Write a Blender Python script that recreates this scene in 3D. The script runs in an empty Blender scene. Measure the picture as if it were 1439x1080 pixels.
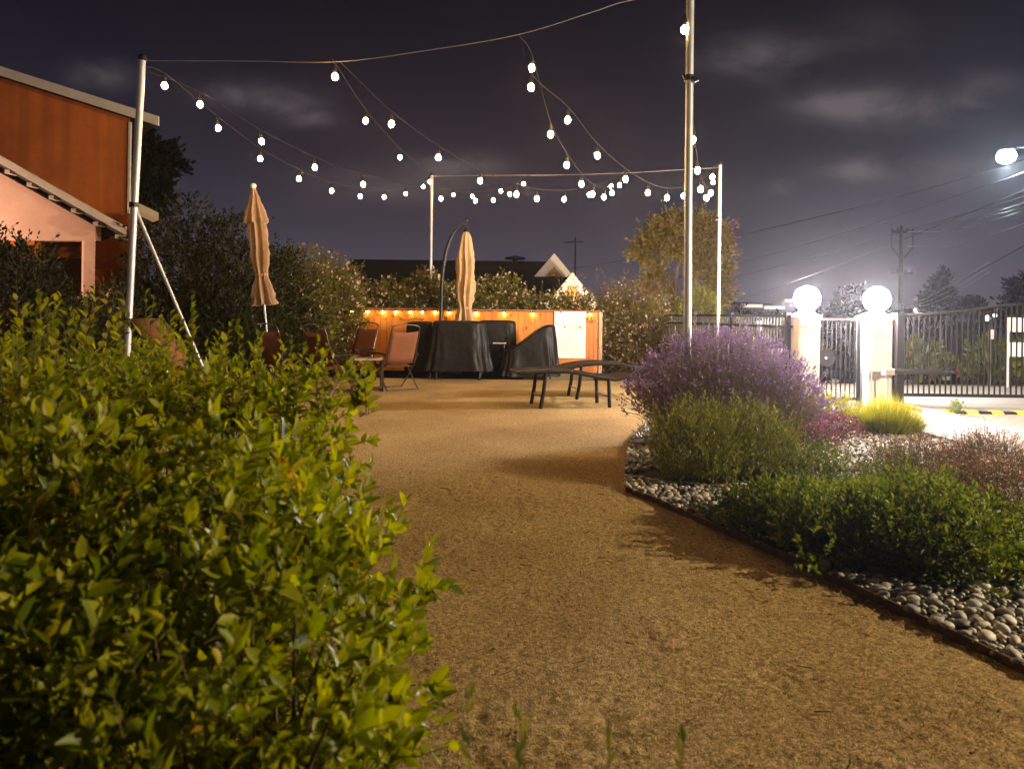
import bpy, math, random
import numpy as np
from mathutils import Vector, Matrix
random.seed(7)
RNG = np.random.default_rng(11)
S = bpy.context.scene
COL = S.collection
PI = math.pi

# ------------------------------------------------------------------ camera model
H, F, HY, TH = 1.4, 1000.0, 443.0, 0.0122
CT, ST = math.cos(TH), math.sin(TH)
def ray(px, py):
    u, v = px - 719.5, py - HY
    return (u*CT + v*ST)/F, (-u*ST + v*CT)/F
def P(px, py, d):
    x, y = ray(px, py)
    return Vector((x*d, d, H - y*d))
def G(px, py, z=0.0):
    x, y = ray(px, py)
    d = (H - z)/y
    return Vector((x*d, d, z))
def sstep(a, b, x):
    t = np.clip((x - a)/(b - a), 0, 1)
    return t*t*(3 - 2*t)
def gz(y):
    return -1.4*float(sstep(15.2, 23.0, y))

# ------------------------------------------------------------------ materials
def mat(name, color=(.5, .5, .5), rough=.7, metal=0., emit=None, estr=0., spec=.3, var=0., vscale=8., bump=0., bscale=40.,
        col2=None, sheen=0.):
    m = bpy.data.materials.new(name); m.use_nodes = True
    nt = m.node_tree; b = nt.nodes['Principled BSDF']
    b.inputs['Base Color'].default_value = (*color, 1); b.inputs['Roughness'].default_value = rough
    b.inputs['Metallic'].default_value = metal; b.inputs['Specular IOR Level'].default_value = spec
    if sheen: b.inputs['Sheen Weight'].default_value = sheen
    if emit:
        b.inputs['Emission Color'].default_value = (*emit, 1); b.inputs['Emission Strength'].default_value = estr
    if var or bump or col2:
        tc = nt.nodes.new('ShaderNodeTexCoord')
        n = nt.nodes.new('ShaderNodeTexNoise'); n.inputs['Scale'].default_value = vscale; n.inputs['Detail'].default_value = 6
        n.inputs['Roughness'].default_value = .65
        nt.links.new(tc.outputs['Object'], n.inputs['Vector'])
        if var or col2:
            mx = nt.nodes.new('ShaderNodeMix'); mx.data_type = 'RGBA'
            c2 = col2 if col2 else tuple(c*(1 - var) for c in color)
            mx.inputs[6].default_value = (*color, 1); mx.inputs[7].default_value = (*c2, 1)
            rp = nt.nodes.new('ShaderNodeMapRange'); rp.inputs[1].default_value = .35; rp.inputs[2].default_value = .65
            nt.links.new(n.outputs['Fac'], rp.inputs[0]); nt.links.new(rp.outputs[0], mx.inputs[0])
            nt.links.new(mx.outputs[2], b.inputs['Base Color'])
        if bump:
            n2 = nt.nodes.new('ShaderNodeTexNoise'); n2.inputs['Scale'].default_value = bscale; n2.inputs['Detail'].default_value = 5
            nt.links.new(tc.outputs['Object'], n2.inputs['Vector'])
            bp = nt.nodes.new('ShaderNodeBump'); bp.inputs['Strength'].default_value = bump; bp.inputs['Distance'].default_value = .02
            nt.links.new(n2.outputs['Fac'], bp.inputs['Height']); nt.links.new(bp.outputs['Normal'], b.inputs['Normal'])
    return m

def leafmat(name, c1, c2, trans=.45, rough=.45, spec=.35):
    """two-tone leaves (random per leaf), translucent"""
    m = bpy.data.materials.new(name); m.use_nodes = True
    nt = m.node_tree; b = nt.nodes['Principled BSDF']; out = nt.nodes['Material Output']
    g = nt.nodes.new('ShaderNodeNewGeometry')
    rp = nt.nodes.new('ShaderNodeValToRGB')
    rp.color_ramp.elements[0].color = (*c1, 1); rp.color_ramp.elements[1].color = (*c2, 1)
    e2 = rp.color_ramp.elements.new(.975); e2.color = (*c2, 1); rp.color_ramp.elements[2].color = (c2[0]*1.15, c2[1]*.62, c2[2]*.8, 1)
    nt.links.new(g.outputs['Random Per Island'], rp.inputs[0])
    nt.links.new(rp.outputs[0], b.inputs['Base Color'])
    b.inputs['Roughness'].default_value = rough; b.inputs['Specular IOR Level'].default_value = spec
    t = nt.nodes.new('ShaderNodeBsdfTranslucent')
    hs = nt.nodes.new('ShaderNodeHueSaturation'); hs.inputs['Value'].default_value = 1.35; hs.inputs['Saturation'].default_value = 1.1
    nt.links.new(rp.outputs[0], hs.inputs['Color']); nt.links.new(hs.outputs[0], t.inputs['Color'])
    mx = nt.nodes.new('ShaderNodeMixShader'); mx.inputs[0].default_value = trans
    nt.links.new(b.outputs[0], mx.inputs[1]); nt.links.new(t.outputs[0], mx.inputs[2])
    nt.links.new(mx.outputs[0], out.inputs['Surface'])
    return m

def ground_mat(name, c1, c2, c3, fine=170., bump=.9):
    m = bpy.data.materials.new(name); m.use_nodes = True
    nt = m.node_tree; b = nt.nodes['Principled BSDF']; N = nt.nodes.new; L = nt.links.new
    b.inputs['Roughness'].default_value = .95; b.inputs['Specular IOR Level'].default_value = .15
    tc = N('ShaderNodeTexCoord')
    big = N('ShaderNodeTexNoise'); big.inputs['Scale'].default_value = .9; big.inputs['Detail'].default_value = 5
    mid = N('ShaderNodeTexNoise'); mid.inputs['Scale'].default_value = 22; mid.inputs['Detail'].default_value = 8; mid.inputs['Roughness'].default_value = .75
    vor = N('ShaderNodeTexVoronoi'); vor.inputs['Scale'].default_value = fine
    for n in (big, mid, vor): L(tc.outputs['Object'], n.inputs['Vector'])
    a = N('ShaderNodeMix'); a.data_type = 'RGBA'; a.inputs[6].default_value = (*c1, 1); a.inputs[7].default_value = (*c2, 1)
    r = N('ShaderNodeMapRange'); r.inputs[1].default_value = .38; r.inputs[2].default_value = .62
    L(big.outputs['Fac'], r.inputs[0]); L(r.outputs[0], a.inputs[0])
    b2 = N('ShaderNodeMix'); b2.data_type = 'RGBA'; b2.inputs[7].default_value = (*c3, 1)
    r2 = N('ShaderNodeMapRange'); r2.inputs[1].default_value = .5; r2.inputs[2].default_value = .68; r2.inputs[4].default_value = .75
    L(mid.outputs['Fac'], r2.inputs[0]); L(r2.outputs[0], b2.inputs[0]); L(a.outputs[2], b2.inputs[6])
    # each grain its own tint
    hsv = N('ShaderNodeHueSaturation'); sep = N('ShaderNodeSeparateColor'); L(vor.outputs['Color'], sep.inputs[0])
    mr = N('ShaderNodeMapRange'); mr.inputs[3].default_value = .55; mr.inputs[4].default_value = 1.4
    L(sep.outputs[0], mr.inputs[0]); L(mr.outputs[0], hsv.inputs['Value']); L(b2.outputs[2], hsv.inputs['Color'])
    sp2 = N('ShaderNodeTexNoise'); sp2.inputs['Scale'].default_value = 48; sp2.inputs['Detail'].default_value = 3; L(tc.outputs['Object'], sp2.inputs['Vector'])
    r3 = N('ShaderNodeMapRange'); r3.inputs[1].default_value = .36; r3.inputs[2].default_value = .62; r3.inputs[3].default_value = .62; r3.inputs[4].default_value = 1.12
    L(sp2.outputs['Fac'], r3.inputs[0]); hs3 = N('ShaderNodeHueSaturation'); L(r3.outputs[0], hs3.inputs['Value']); L(hsv.outputs[0], hs3.inputs['Color'])
    L(hs3.outputs[0], b.inputs['Base Color'])
    h = N('ShaderNodeMath'); h.operation = 'MULTIPLY_ADD'; h.inputs[1].default_value = -.5
    L(vor.outputs['Distance'], h.inputs[0]); L(mid.outputs['Fac'], h.inputs[2])
    bp = N('ShaderNodeBump'); bp.inputs['Strength'].default_value = bump; bp.inputs['Distance'].default_value = .015
    L(h.outputs[0], bp.inputs['Height']); L(bp.outputs['Normal'], b.inputs['Normal'])
    return m

def brick_mat(name, c1, c2, mortar, w, h, scale=1., rough=.8, offset=.5, msize=.012):
    m = bpy.data.materials.new(name); m.use_nodes = True
    nt = m.node_tree; b = nt.nodes['Principled BSDF']; N = nt.nodes.new; L = nt.links.new
    b.inputs['Roughness'].default_value = rough
    tc = N('ShaderNodeTexCoord'); br = N('ShaderNodeTexBrick'); br.offset = offset
    br.inputs['Color1'].default_value = (*c1, 1); br.inputs['Color2'].default_value = (*c2, 1); br.inputs['Mortar'].default_value = (*mortar, 1)
    br.inputs['Scale'].default_value = scale; br.inputs['Brick Width'].default_value = w; br.inputs['Row Height'].default_value = h
    br.inputs['Mortar Size'].default_value = msize
    L(tc.outputs['Object'], br.inputs['Vector'])
    n = N('ShaderNodeTexNoise'); n.inputs['Scale'].default_value = 6; n.inputs['Detail'].default_value = 7; L(tc.outputs['Object'], n.inputs['Vector'])
    hs = N('ShaderNodeHueSaturation'); mr = N('ShaderNodeMapRange'); mr.inputs[3].default_value = .7; mr.inputs[4].default_value = 1.25
    L(n.outputs['Fac'], mr.inputs[0]); L(mr.outputs[0], hs.inputs['Value']); L(br.outputs['Color'], hs.inputs['Color'])
    L(hs.outputs[0], b.inputs['Base Color'])
    bp = N('ShaderNodeBump'); bp.inputs['Strength'].default_value = .4; bp.inputs['Distance'].default_value = .01; bp.invert = True
    L(br.outputs['Fac'], bp.inputs['Height']); L(bp.outputs['Normal'], b.inputs['Normal'])
    return m

def wood_mat(name, c1, c2, axis=2):
    m = bpy.data.materials.new(name); m.use_nodes = True
    nt = m.node_tree; b = nt.nodes['Principled BSDF']; N = nt.nodes.new; L = nt.links.new
    b.inputs['Roughness'].default_value = .55
    tc = N('ShaderNodeTexCoord'); mp = N('ShaderNodeMapping')
    sc = [14., 14., 14.]; sc[axis] = .9; mp.inputs['Scale'].default_value = sc
    L(tc.outputs['Object'], mp.inputs[0])
    n = N('ShaderNodeTexNoise'); n.inputs['Scale'].default_value = 1.6; n.inputs['Detail'].default_value = 8; n.inputs['Roughness'].default_value = .7
    L(mp.outputs[0], n.inputs['Vector'])
    g = N('ShaderNodeNewGeometry')
    ad = N('ShaderNodeMath'); ad.operation = 'MULTIPLY_ADD'; ad.inputs[1].default_value = .45
    L(g.outputs['Random Per Island'], ad.inputs[0]); L(n.outputs['Fac'], ad.inputs[2])
    mr = N('ShaderNodeMapRange'); mr.inputs[1].default_value = .4; mr.inputs[2].default_value = 1.05; L(ad.outputs[0], mr.inputs[0])
    mx = N('ShaderNodeMix'); mx.data_type = 'RGBA'; mx.inputs[6].default_value = (*c1, 1); mx.inputs[7].default_value = (*c2, 1)
    L(mr.outputs[0], mx.inputs[0]); L(mx.outputs[2], b.inputs['Base Color'])
    bp = N('ShaderNodeBump'); bp.inputs['Strength'].default_value = .25; bp.inputs['Distance'].default_value = .01
    L(n.outputs['Fac'], bp.inputs['Height']); L(bp.outputs['Normal'], b.inputs['Normal'])
    return m

def emis(name, color, strength):
    m = bpy.data.materials.new(name); m.use_nodes = True
    nt = m.node_tree; nt.nodes.clear()
    o = nt.nodes.new('ShaderNodeOutputMaterial'); e = nt.nodes.new('ShaderNodeEmission')
    e.inputs[0].default_value = (*color, 1); e.inputs[1].default_value = strength
    nt.links.new(e.outputs[0], o.inputs[0]); return m

# ------------------------------------------------------------------ mesh helpers
def link(name, me, m, parent=None):
    o = bpy.data.objects.new(name, me); COL.objects.link(o)
    if m: me.materials.append(m)
    if parent is not None: o.parent = parent
    return o
def np_mesh(name, V, Q=None, T=None, smooth=False):
    me = bpy.data.meshes.new(name)
    V = np.asarray(V, dtype=np.float32).reshape(-1, 3)
    me.vertices.add(len(V)); me.vertices.foreach_set('co', V.ravel())
    q = np.asarray(Q, dtype=np.int32).reshape(-1, 4) if Q is not None and len(Q) else np.zeros((0, 4), np.int32)
    t = np.asarray(T, dtype=np.int32).reshape(-1, 3) if T is not None and len(T) else np.zeros((0, 3), np.int32)
    li = np.concatenate([q.ravel(), t.ravel()])
    me.loops.add(len(li)); me.loops.foreach_set('vertex_index', li)
    st = np.concatenate([np.arange(len(q))*4, len(q)*4 + np.arange(len(t))*3]).astype(np.int32)
    me.polygons.add(len(st)); me.polygons.foreach_set('loop_start', st)
    me.update(calc_edges=True)
    if smooth: me.polygons.foreach_set('use_smooth', np.ones(len(st), dtype=bool))
    return me

class MB:
    def __init__(s): s.v = []; s.f = []
    def add(s, vs, fs):
        o = len(s.v); s.v += [tuple(v) for v in vs]; s.f += [tuple(i + o for i in f) for f in fs]; return s
    def box(s, c, sz, rot=None):
        x, y, z = [q/2 for q in sz]
        vs = [Vector((a*x, b*y, e*z)) for a in (-1, 1) for b in (-1, 1) for e in (-1, 1)]
        if rot is not None: vs = [rot @ v for v in vs]
        c = Vector(c)
        return s.add([v + c for v in vs], [(0, 1, 3, 2), (4, 6, 7, 5), (0, 4, 5, 1), (2, 3, 7, 6), (0, 2, 6, 4), (1, 5, 7, 3)])
    def bar(s, a, b, w, h, up=(0, 0, 1)):
        a, b = Vector(a), Vector(b); t = (b - a).normalized(); sd = t.cross(Vector(up))
        if sd.length < 1e-4: sd = t.cross(Vector((1, 0, 0)))
        sd.normalize(); n = sd.cross(t)
        vs = [p + sd*i*w/2 + n*j*h/2 for p in (a, b) for i, j in ((-1, -1), (1, -1), (1, 1), (-1, 1))]
        return s.add(vs, [(0, 1, 2, 3), (7, 6, 5, 4), (0, 4, 5, 1), (1, 5, 6, 2), (2, 6, 7, 3), (3, 7, 4, 0)])
    def tube(s, pts, r, seg=8, cap=True):
        pts = [Vector(p) for p in pts]; n = len(pts)
        rs = r if isinstance(r, (list, tuple)) else [r]*n
        t0 = (pts[1] - pts[0]).normalized(); ref = Vector((0, 0, 1)) if abs(t0.z) < .9 else Vector((1, 0, 0))
        nrm = t0.cross(ref).normalized(); vs = []
        for i in range(n):
            t = (pts[min(i + 1, n - 1)] - pts[max(i - 1, 0)]).normalized()
            nrm = (nrm - t*nrm.dot(t)).normalized(); bn = t.cross(nrm)
            for k in range(seg):
                a = 2*PI*k/seg; vs.append(pts[i] + (nrm*math.cos(a) + bn*math.sin(a))*rs[i])
        fs = [(i*seg + k, i*seg + (k + 1) % seg, (i + 1)*seg + (k + 1) % seg, (i + 1)*seg + k) for i in range(n - 1) for k in range(seg)]
        if cap: fs += [tuple(range(seg))[::-1], tuple((n - 1)*seg + k for k in range(seg))]
        return s.add(vs, fs)
    def lathe(s, prof, c=(0, 0, 0), seg=20, rot=None):
        c = Vector(c); vs = []
        for r, z in prof:
            for k in range(seg):
                a = 2*PI*k/seg; v = Vector((r*math.cos(a), r*math.sin(a), z))
                vs.append((rot @ v if rot is not None else v) + c)
        n = len(prof)
        fs = [(i*seg + k, i*seg + (k + 1) % seg, (i + 1)*seg + (k + 1) % seg, (i + 1)*seg + k) for i in range(n - 1) for k in range(seg)]
        fs += [tuple(range(seg))[::-1], tuple((n - 1)*seg + k for k in range(seg))]
        return s.add(vs, fs)
    def sphere(s, c, r, seg=14, rings=8, sq=(1, 1, 1)):
        prof = [(max(1e-4, r*math.sin(PI*i/rings)), -r*math.cos(PI*i/rings)) for i in range(rings + 1)]
        c = Vector(c); vs = []
        for rr, z in prof:
            for k in range(seg):
                a = 2*PI*k/seg; vs.append(c + Vector((rr*math.cos(a)*sq[0], rr*math.sin(a)*sq[1], z*sq[2])))
        fs = [(i*seg + k, i*seg + (k + 1) % seg, (i + 1)*seg + (k + 1) % seg, (i + 1)*seg + k) for i in range(rings) for k in range(seg)]
        return s.add(vs, fs)
    def prism(s, poly, d):
        """poly: list of 3-D points (planar), extruded by vector d"""
        d = Vector(d); n = len(poly); a = [Vector(p) for p in poly]
        vs = a + [p + d for p in a]
        fs = [tuple(range(n))[::-1], tuple(range(n, 2*n))] + [(i, (i + 1) % n, n + (i + 1) % n, n + i) for i in range(n)]
        return s.add(vs, fs)
    def build(s, name, m, parent=None, smooth=False, bevel=0.):
        me = bpy.data.meshes.new(name); me.from_pydata(s.v, [], s.f); me.update()
        if smooth:
            me.polygons.foreach_set('use_smooth', [True]*len(me.polygons))
            try: me.set_sharp_from_angle(angle=math.radians(45))
            except Exception: pass
        o = link(name, me, m, parent)
        import bmesh
        bm = bmesh.new(); bm.from_mesh(me); bmesh.ops.recalc_face_normals(bm, faces=bm.faces); bm.to_mesh(me); bm.free()
        if bevel:
            b = o.modifiers.new('edge', 'BEVEL'); b.width = bevel; b.segments = 2; b.limit_method = 'ANGLE'
        return o

def tag(o, label, cat, group=None):
    o['label'] = label; o['category'] = cat
    if group: o['group'] = group
    return o
def thing(name, loc, label, cat, group=None, rz=0.):
    o = bpy.data.objects.new(name, None); COL.objects.link(o); o.location = loc; o.rotation_euler = (0, 0, rz)
    o.empty_display_size = .1
    return tag(o, label, cat, group)
def struct(o): o['kind'] = 'structure'; return o
def stuff(o): o['kind'] = 'stuff'; return o
def dup(root, loc=None, rz=None, label=None):
    r = root.copy(); COL.objects.link(r)
    if loc is not None: r.location = loc
    if rz is not None: r.rotation_euler = (0, 0, rz)
    if label: r['label'] = label
    for ch in list(root.children):
        c = ch.copy(); COL.objects.link(c); c.parent = r
        for g in list(ch.children):
            d = g.copy(); COL.objects.link(d); d.parent = c
    return r

# ------------------------------------------------------------------ foliage generators
def unit(a): return a/np.maximum(np.linalg.norm(a, axis=-1, keepdims=True), 1e-9)
def leaf_geo(B, A, Ln, W, fold=.25, droop=.1, side=None, rng=RNG):
    """lens-shaped leaves, folded along the midrib: 6 verts, 2 quads each"""
    n = len(B); A = unit(A)
    if side is None: side = rng.normal(size=(n, 3))
    Sd = unit(np.cross(A, side)); Nn = np.cross(Sd, A)
    Ln = Ln[:, None]; W = W[:, None]
    tip = B + A*Ln - Nn*Ln*droop
    R1 = B + A*Ln*.3 + Sd*W*.48 + Nn*W*fold; R2 = B + A*Ln*.66 + Sd*W*.40 + Nn*W*fold - Nn*Ln*droop*.4
    L1 = B + A*Ln*.3 - Sd*W*.48 + Nn*W*fold; L2 = B + A*Ln*.66 - Sd*W*.40 + Nn*W*fold - Nn*Ln*droop*.4
    V = np.stack([B, R1, R2, tip, L2, L1], 1).reshape(-1, 3)
    o = (np.arange(n)*6)[:, None]
    Q = np.concatenate([o + np.array([[0, 1, 2, 3]]), o + np.array([[0, 3, 4, 5]])], 1).reshape(-1, 4)
    return V, Q
def card_geo(B, A, Ln, W, rng=RNG):
    """simple diamond leaf: 4 verts, 1 quad"""
    n = len(B); A = unit(A); Sd = unit(np.cross(A, rng.normal(size=(n, 3))))
    Ln = Ln[:, None]; W = W[:, None]
    V = np.stack([B, B + A*Ln*.45 + Sd*W*.5, B + A*Ln, B + A*Ln*.45 - Sd*W*.5], 1).reshape(-1, 3)
    Q = (np.arange(n)*4)[:, None] + np.array([[0, 1, 2, 3]])
    return V, Q
def stem_geo(B, E, r0, r1, mid=None):
    """3-sided tapered stems from B to E with an optional bend point"""
    n = len(B); M = (B + E)/2 if mid is None else mid
    A = unit(E - B); sd = unit(np.cross(A, np.array([[.3, .9, .2]]))); up = np.cross(sd, A)
    rings = []
    for Pp, r in ((B, r0), (M, (r0 + r1)/2), (E, r1)):
        for k in range(3):
            a = 2*PI*k/3; rings.append(Pp + (sd*math.cos(a) + up*math.sin(a))*np.asarray(r).reshape(-1, 1))
    V = np.stack(rings, 1).reshape(-1, 3)
    o = (np.arange(n)*9)[:, None]
    f = np.array([[r*3 + k, r*3 + (k + 1) % 3, (r + 1)*3 + (k + 1) % 3, (r + 1)*3 + k] for r in range(2) for k in range(3)]).reshape(1, -1)
    return V, (o + f).reshape(-1, 4)
def join(parts):
    Vs, Qs, o = [], [], 0
    for V, Q in parts: Vs.append(V); Qs.append(Q + o); o += len(V)
    return np.concatenate(Vs), np.concatenate(Qs)
def fsum(p, k, seed):
    """cheap smooth noise in [-1,1] for lumpy outlines"""
    r = np.random.default_rng(seed); out = np.zeros(len(p))
    for i in range(5):
        w = r.normal(size=3)*k*(1 + .6*i); out += np.sin(p @ w + r.uniform(0, 6.28))/(1 + .6*i)
    return out/2.2
def blob_points(blobs, n, lo=.6, lump=.22, k=3., seed=1, zmin=0.):
    """points in the outer shell of a union of ellipsoids [(cx,cy,cz,rx,ry,rz)] with outward directions"""
    r = np.random.default_rng(seed)
    w = np.array([b[3]*b[4] + b[4]*b[5] + b[3]*b[5] for b in blobs]); w = w/w.sum()
    pts, dirs = [], []
    while sum(len(p) for p in pts) < n:
        for bi, b in enumerate(blobs):
            m = max(4, int(n*w[bi]*.7)); d = unit(r.normal(size=(m, 3)))
            c, R = np.array(b[:3]), np.array(b[3:6])
            rad = (lo + (1 - lo)*r.random(m)**.6)*(1 + lump*fsum(d*1.0 + c, k, seed))
            p = c + d*R*rad[:, None]; keep = p[:, 2] > zmin
            for bj, b2 in enumerate(blobs):
                if bj != bi:
                    q = (p - np.array(b2[:3]))/np.array(b2[3:6]); keep &= (q*q).sum(1) > (lo*.75)**2
            pts.append(p[keep]); dirs.append(unit(d/R)[keep])
    p = np.concatenate(pts); d = np.concatenate(dirs); i = r.permutation(len(p))[:n]
    return p[i], d[i]
def shoots(blobs, n, k, L, leaf, width, up=.6, out=.6, rnd=.4, seed=1, lo=.6, lump=.22, lk=3., angle=.9, stem_r=.0018, fine=True, zmin=0.02, fold=.25):
    """leafy shoots on a shell: returns (leaves V,Q), (stems V,Q)"""
    r = np.random.default_rng(seed)
    p, d = blob_points(blobs, n, lo, lump, lk, seed, zmin)
    A = unit(d*out + np.array([0, 0, up]) + r.normal(size=(n, 3))*rnd)
    Ls = L*(.5 + r.random(n)**1.5*1.0)
    bend = r.normal(size=(n, 3))*.25
    E = p + A*Ls[:, None] + bend*Ls[:, None]*.35; M = p + A*Ls[:, None]*.5
    s1 = unit(np.cross(A, r.normal(size=(n, 3)))); s2 = np.cross(A, s1)
    LV = []
    for j in range(k):
        t = (j + .6)/k; q = (1 - t)**2*p + 2*t*(1 - t)*M + t*t*E
        ph = j*2.4 + r.random(n)*.6
        sd = s1*np.cos(ph)[:, None] + s2*np.sin(ph)[:, None]
        sp = angle*(1.1 - .75*t)
        LA = unit(A + sd*sp)
        ln = leaf*(.45 + .9*r.random(n))*(1.15 - .5*abs(t - .45)*1.4)
        LV.append(leaf_geo(q, LA, ln, ln*width, fold=fold, droop=.12, side=-sd + r.normal(size=(n, 3))*.3, rng=r) if fine else card_geo(q, LA, ln, ln*width, rng=r))
    return join(LV), stem_geo(p - A*Ls[:, None]*.3, E, np.full(n, stem_r), np.full(n, stem_r*.5), M)
def branches(base, ends, r0, r1, seed=3, wig=.12):
    r = random.Random(seed); mb = MB()
    for e in ends:
        b = Vector(base); e = Vector(e); L = (e - b).length; pts = []
        off = Vector((r.uniform(-1, 1), r.uniform(-1, 1), r.uniform(0, 1)))*wig*L
        for i in range(6):
            t = i/5; pts.append(b.lerp(e, t) + off*math.sin(PI*t))
        mb.tube(pts, [r0 + (r1 - r0)*i/5 for i in range(6)], 6)
    return mb

def plant(name, label, cat, blobs, lm, sm, group=None, base=None, flowers=None, more=None, **kw):
    """a shrub: Empty at its foot > foliage, stems (and blossoms)"""
    if base is None: base = (sum(b[0] for b in blobs)/len(blobs), sum(b[1] for b in blobs)/len(blobs), 0)
    t = thing(name, base, label, cat, group)
    lv, st = shoots(blobs, **kw)
    if more: lv, st = join([lv] + more[0]), join([st] + more[1])
    off = np.array(base)
    link('foliage', np_mesh('foliage', lv[0] - off, lv[1]), lm, t)
    mb = MB(); rr = random.Random(kw.get('seed', 1))
    for b in blobs:
        for i in range(7):
            a = rr.uniform(0, 6.28); q = rr.uniform(.3, .75)
            e = Vector((b[0] + b[3]*q*math.cos(a), b[1] + b[4]*q*math.sin(a), b[2] + b[5]*rr.uniform(.1, .7)))
            s = Vector((b[0] + .12*b[3]*math.cos(a), b[1] + .12*b[4]*math.sin(a), base[2] - .02)) - Vector(base); e -= Vector(base)
            m = s.lerp(e, .5) + Vector((0, 0, .12*b[5]))
            mb.tube([s, m, e], [.02*min(1, b[5]), .013*min(1, b[5]), .005*min(1, b[5])], 5)
    sv = np_mesh('tmp', np.array(mb.v), None, None)
    bpy.data.meshes.remove(sv)
    o = len(mb.v); V, Q = st
    mb.v += [tuple(v) for v in (V - off)]; mb.f += [tuple(int(i) + o for i in q) for q in Q]
    me = bpy.data.meshes.new('stems'); me.from_pydata(mb.v, [], mb.f); link('stems', me, sm, t)
    if flowers:
        fm, n, size = flowers[:3]; zlo = flowers[3] if len(flowers) > 3 else 0.02
        r = np.random.default_rng(kw.get('seed', 1) + 50)
        p, d = blob_points(blobs, n, .95, kw.get('lump', .22), kw.get('lk', 3.), kw.get('seed', 1), zlo)
        p = p + d*kw['L']*.6*r.random((n, 1))
        parts = []
        for j in range(5):
            A = unit(d + r.normal(size=(n, 3))*.8); sz = size*(.6 + .7*r.random(n))
            parts.append(card_geo(p, A, sz, sz*.8, rng=r))
        V, Q = join(parts)
        link('blossoms', np_mesh('blossoms', V - off, Q), fm, t)
    return t

# ------------------------------------------------------------------ material library
M_ = {}
M_['granite'] = ground_mat('granite', (.49, .345, .155), (.38, .255, .105), (.21, .13, .05), 150., 1.0)
M_['soil'] = ground_mat('soil', (.045, .035, .028), (.06, .045, .035), (.02, .016, .012), 90., 1.0)
M_['pole'] = mat('galvanised', (.52, .53, .56), .45, .5, var=.25, vscale=5)
M_['black_metal'] = mat('black_metal', (.012, .012, .013), .4, .3, spec=.4)
M_['dark_metal'] = mat('dark_metal', (.014, .012, .011), .4, .2)
M_['bronze'] = mat('bronze_metal', (.10, .075, .06), .35, .7)
M_['sling'] = mat('sling', (.17, .06, .024), .8, bump=.2, bscale=220, var=.2, vscale=4)
M_['canvas'] = mat('canvas', (.33, .215, .135), .9, bump=.15, bscale=120, var=.2, vscale=6)
M_['canvas_pale'] = mat('canvas_pale', (.50, .345, .19), .9, bump=.15, bscale=120, var=.18, vscale=6)
M_['vinyl'] = mat('black_vinyl', (.006, .0055, .0055), .52, spec=.22, bump=.8, bscale=7)
M_['white'] = mat('white_paint', (.8, .78, .75), .6, var=.08, bump=.1, bscale=30)
M_['stucco'] = mat('white_stucco', (.80, .79, .82), .85, bump=.4, bscale=60, var=.12, vscale=4)
M_['cedar'] = wood_mat('cedar', (.42, .13, .009), (.64, .235, .028))
M_['cedar_dark'] = wood_mat('cedar_dark', (.22, .08, .025), (.3, .12, .04), 0)
M_['paper'] = mat('paper', (.8, .78, .74), .6)
M_['ink'] = mat('ink', (.22, .21, .22), .7)
M_['socket'] = mat('socket', (.01, .01, .01), .5)
M_['cord'] = mat('cord', (.02, .018, .016), .8, spec=.1)
M_['bulb'] = emis('bulb', (1., .58, .22), 330.)
M_['globe'] = emis('globe', (1., .86, .80), 1250.)
M_['fence_lamp'] = emis('fence_lamp', (1., .60, .20), 170.)
M_['leaf_fg'] = leafmat('leaf_fg', (.085, .125, .007), (.40, .40, .020), .46, rough=.42, spec=.3)
M_['stem'] = mat('stem', (.09, .06, .03), .8)
M_['stem_green'] = mat('stem_green', (.10, .11, .04), .8)

exec_later = []
# ------------------------------------------------------------------ ground
def axis(segs):
    out = []
    for a, b, st in segs: out += list(np.arange(a, b, st))
    out.append(segs[-1][1]); return np.array(out)
gx = np.concatenate([-np.geomspace(700, 9, 22), axis([(-8.5, -2, .5), (-2, -.9, .06), (-.9, 2.6, .0145), (2.6, 6, .15), (6, 12, .6)]), np.geomspace(13, 700, 22)])
gy = np.concatenate([axis([(-12, 1, 1.), (1, 1.9, .15), (1.9, 4.2, .0145), (4.2, 7.5, .028), (7.5, 24, .35), (24, 40, 2.)]), np.geomspace(43, 1400, 26)])
X, Y = np.meshgrid(gx, gy)
def lattice(x, y, cell, seed):
    r = np.random.default_rng(seed); T = r.random((512, 512))
    u, v = x/cell, y/cell; i, j = np.floor(u).astype(int), np.floor(v).astype(int); a, b = u - i, v - j
    a = a*a*(3 - 2*a); b = b*b*(3 - 2*b); g = lambda p, q: T[p % 512, q % 512]
    return g(i, j)*(1-a)*(1-b) + g(i+1, j)*a*(1-b) + g(i, j+1)*(1-a)*b + g(i+1, j+1)*a*b - .5
near = (1 - sstep(6.0, 7.5, Y))*(1 - sstep(2.2, 2.6, np.abs(X - .3)*.9))
Z = -1.4*sstep(15.2, 23., Y)
rough_mask = sstep(-.25, .25, lattice(X, Y, .35, 9))
Z = Z + near*(lattice(X, Y, .9, 1)*.03 + lattice(X, Y, .11, 2)*.008*(.2 + rough_mask) + lattice(X, Y, .05, 3)*.011*(-.2 + 1.2*rough_mask) + 0*(.35 + .65*rough_mask) + lattice(X, Y, .02, 4)*.010*(.35 + .65*rough_mask))
nx, ny = len(gx), len(gy)
ii = (np.arange(ny - 1)[:, None]*nx + np.arange(nx - 1)[None]).ravel()
ground = struct(link('ground', np_mesh('ground', np.stack([X, Y, Z], -1).reshape(-1, 3), np.stack([ii, ii + 1, ii + nx + 1, ii + nx], 1), smooth=True), M_['granite']))

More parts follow.
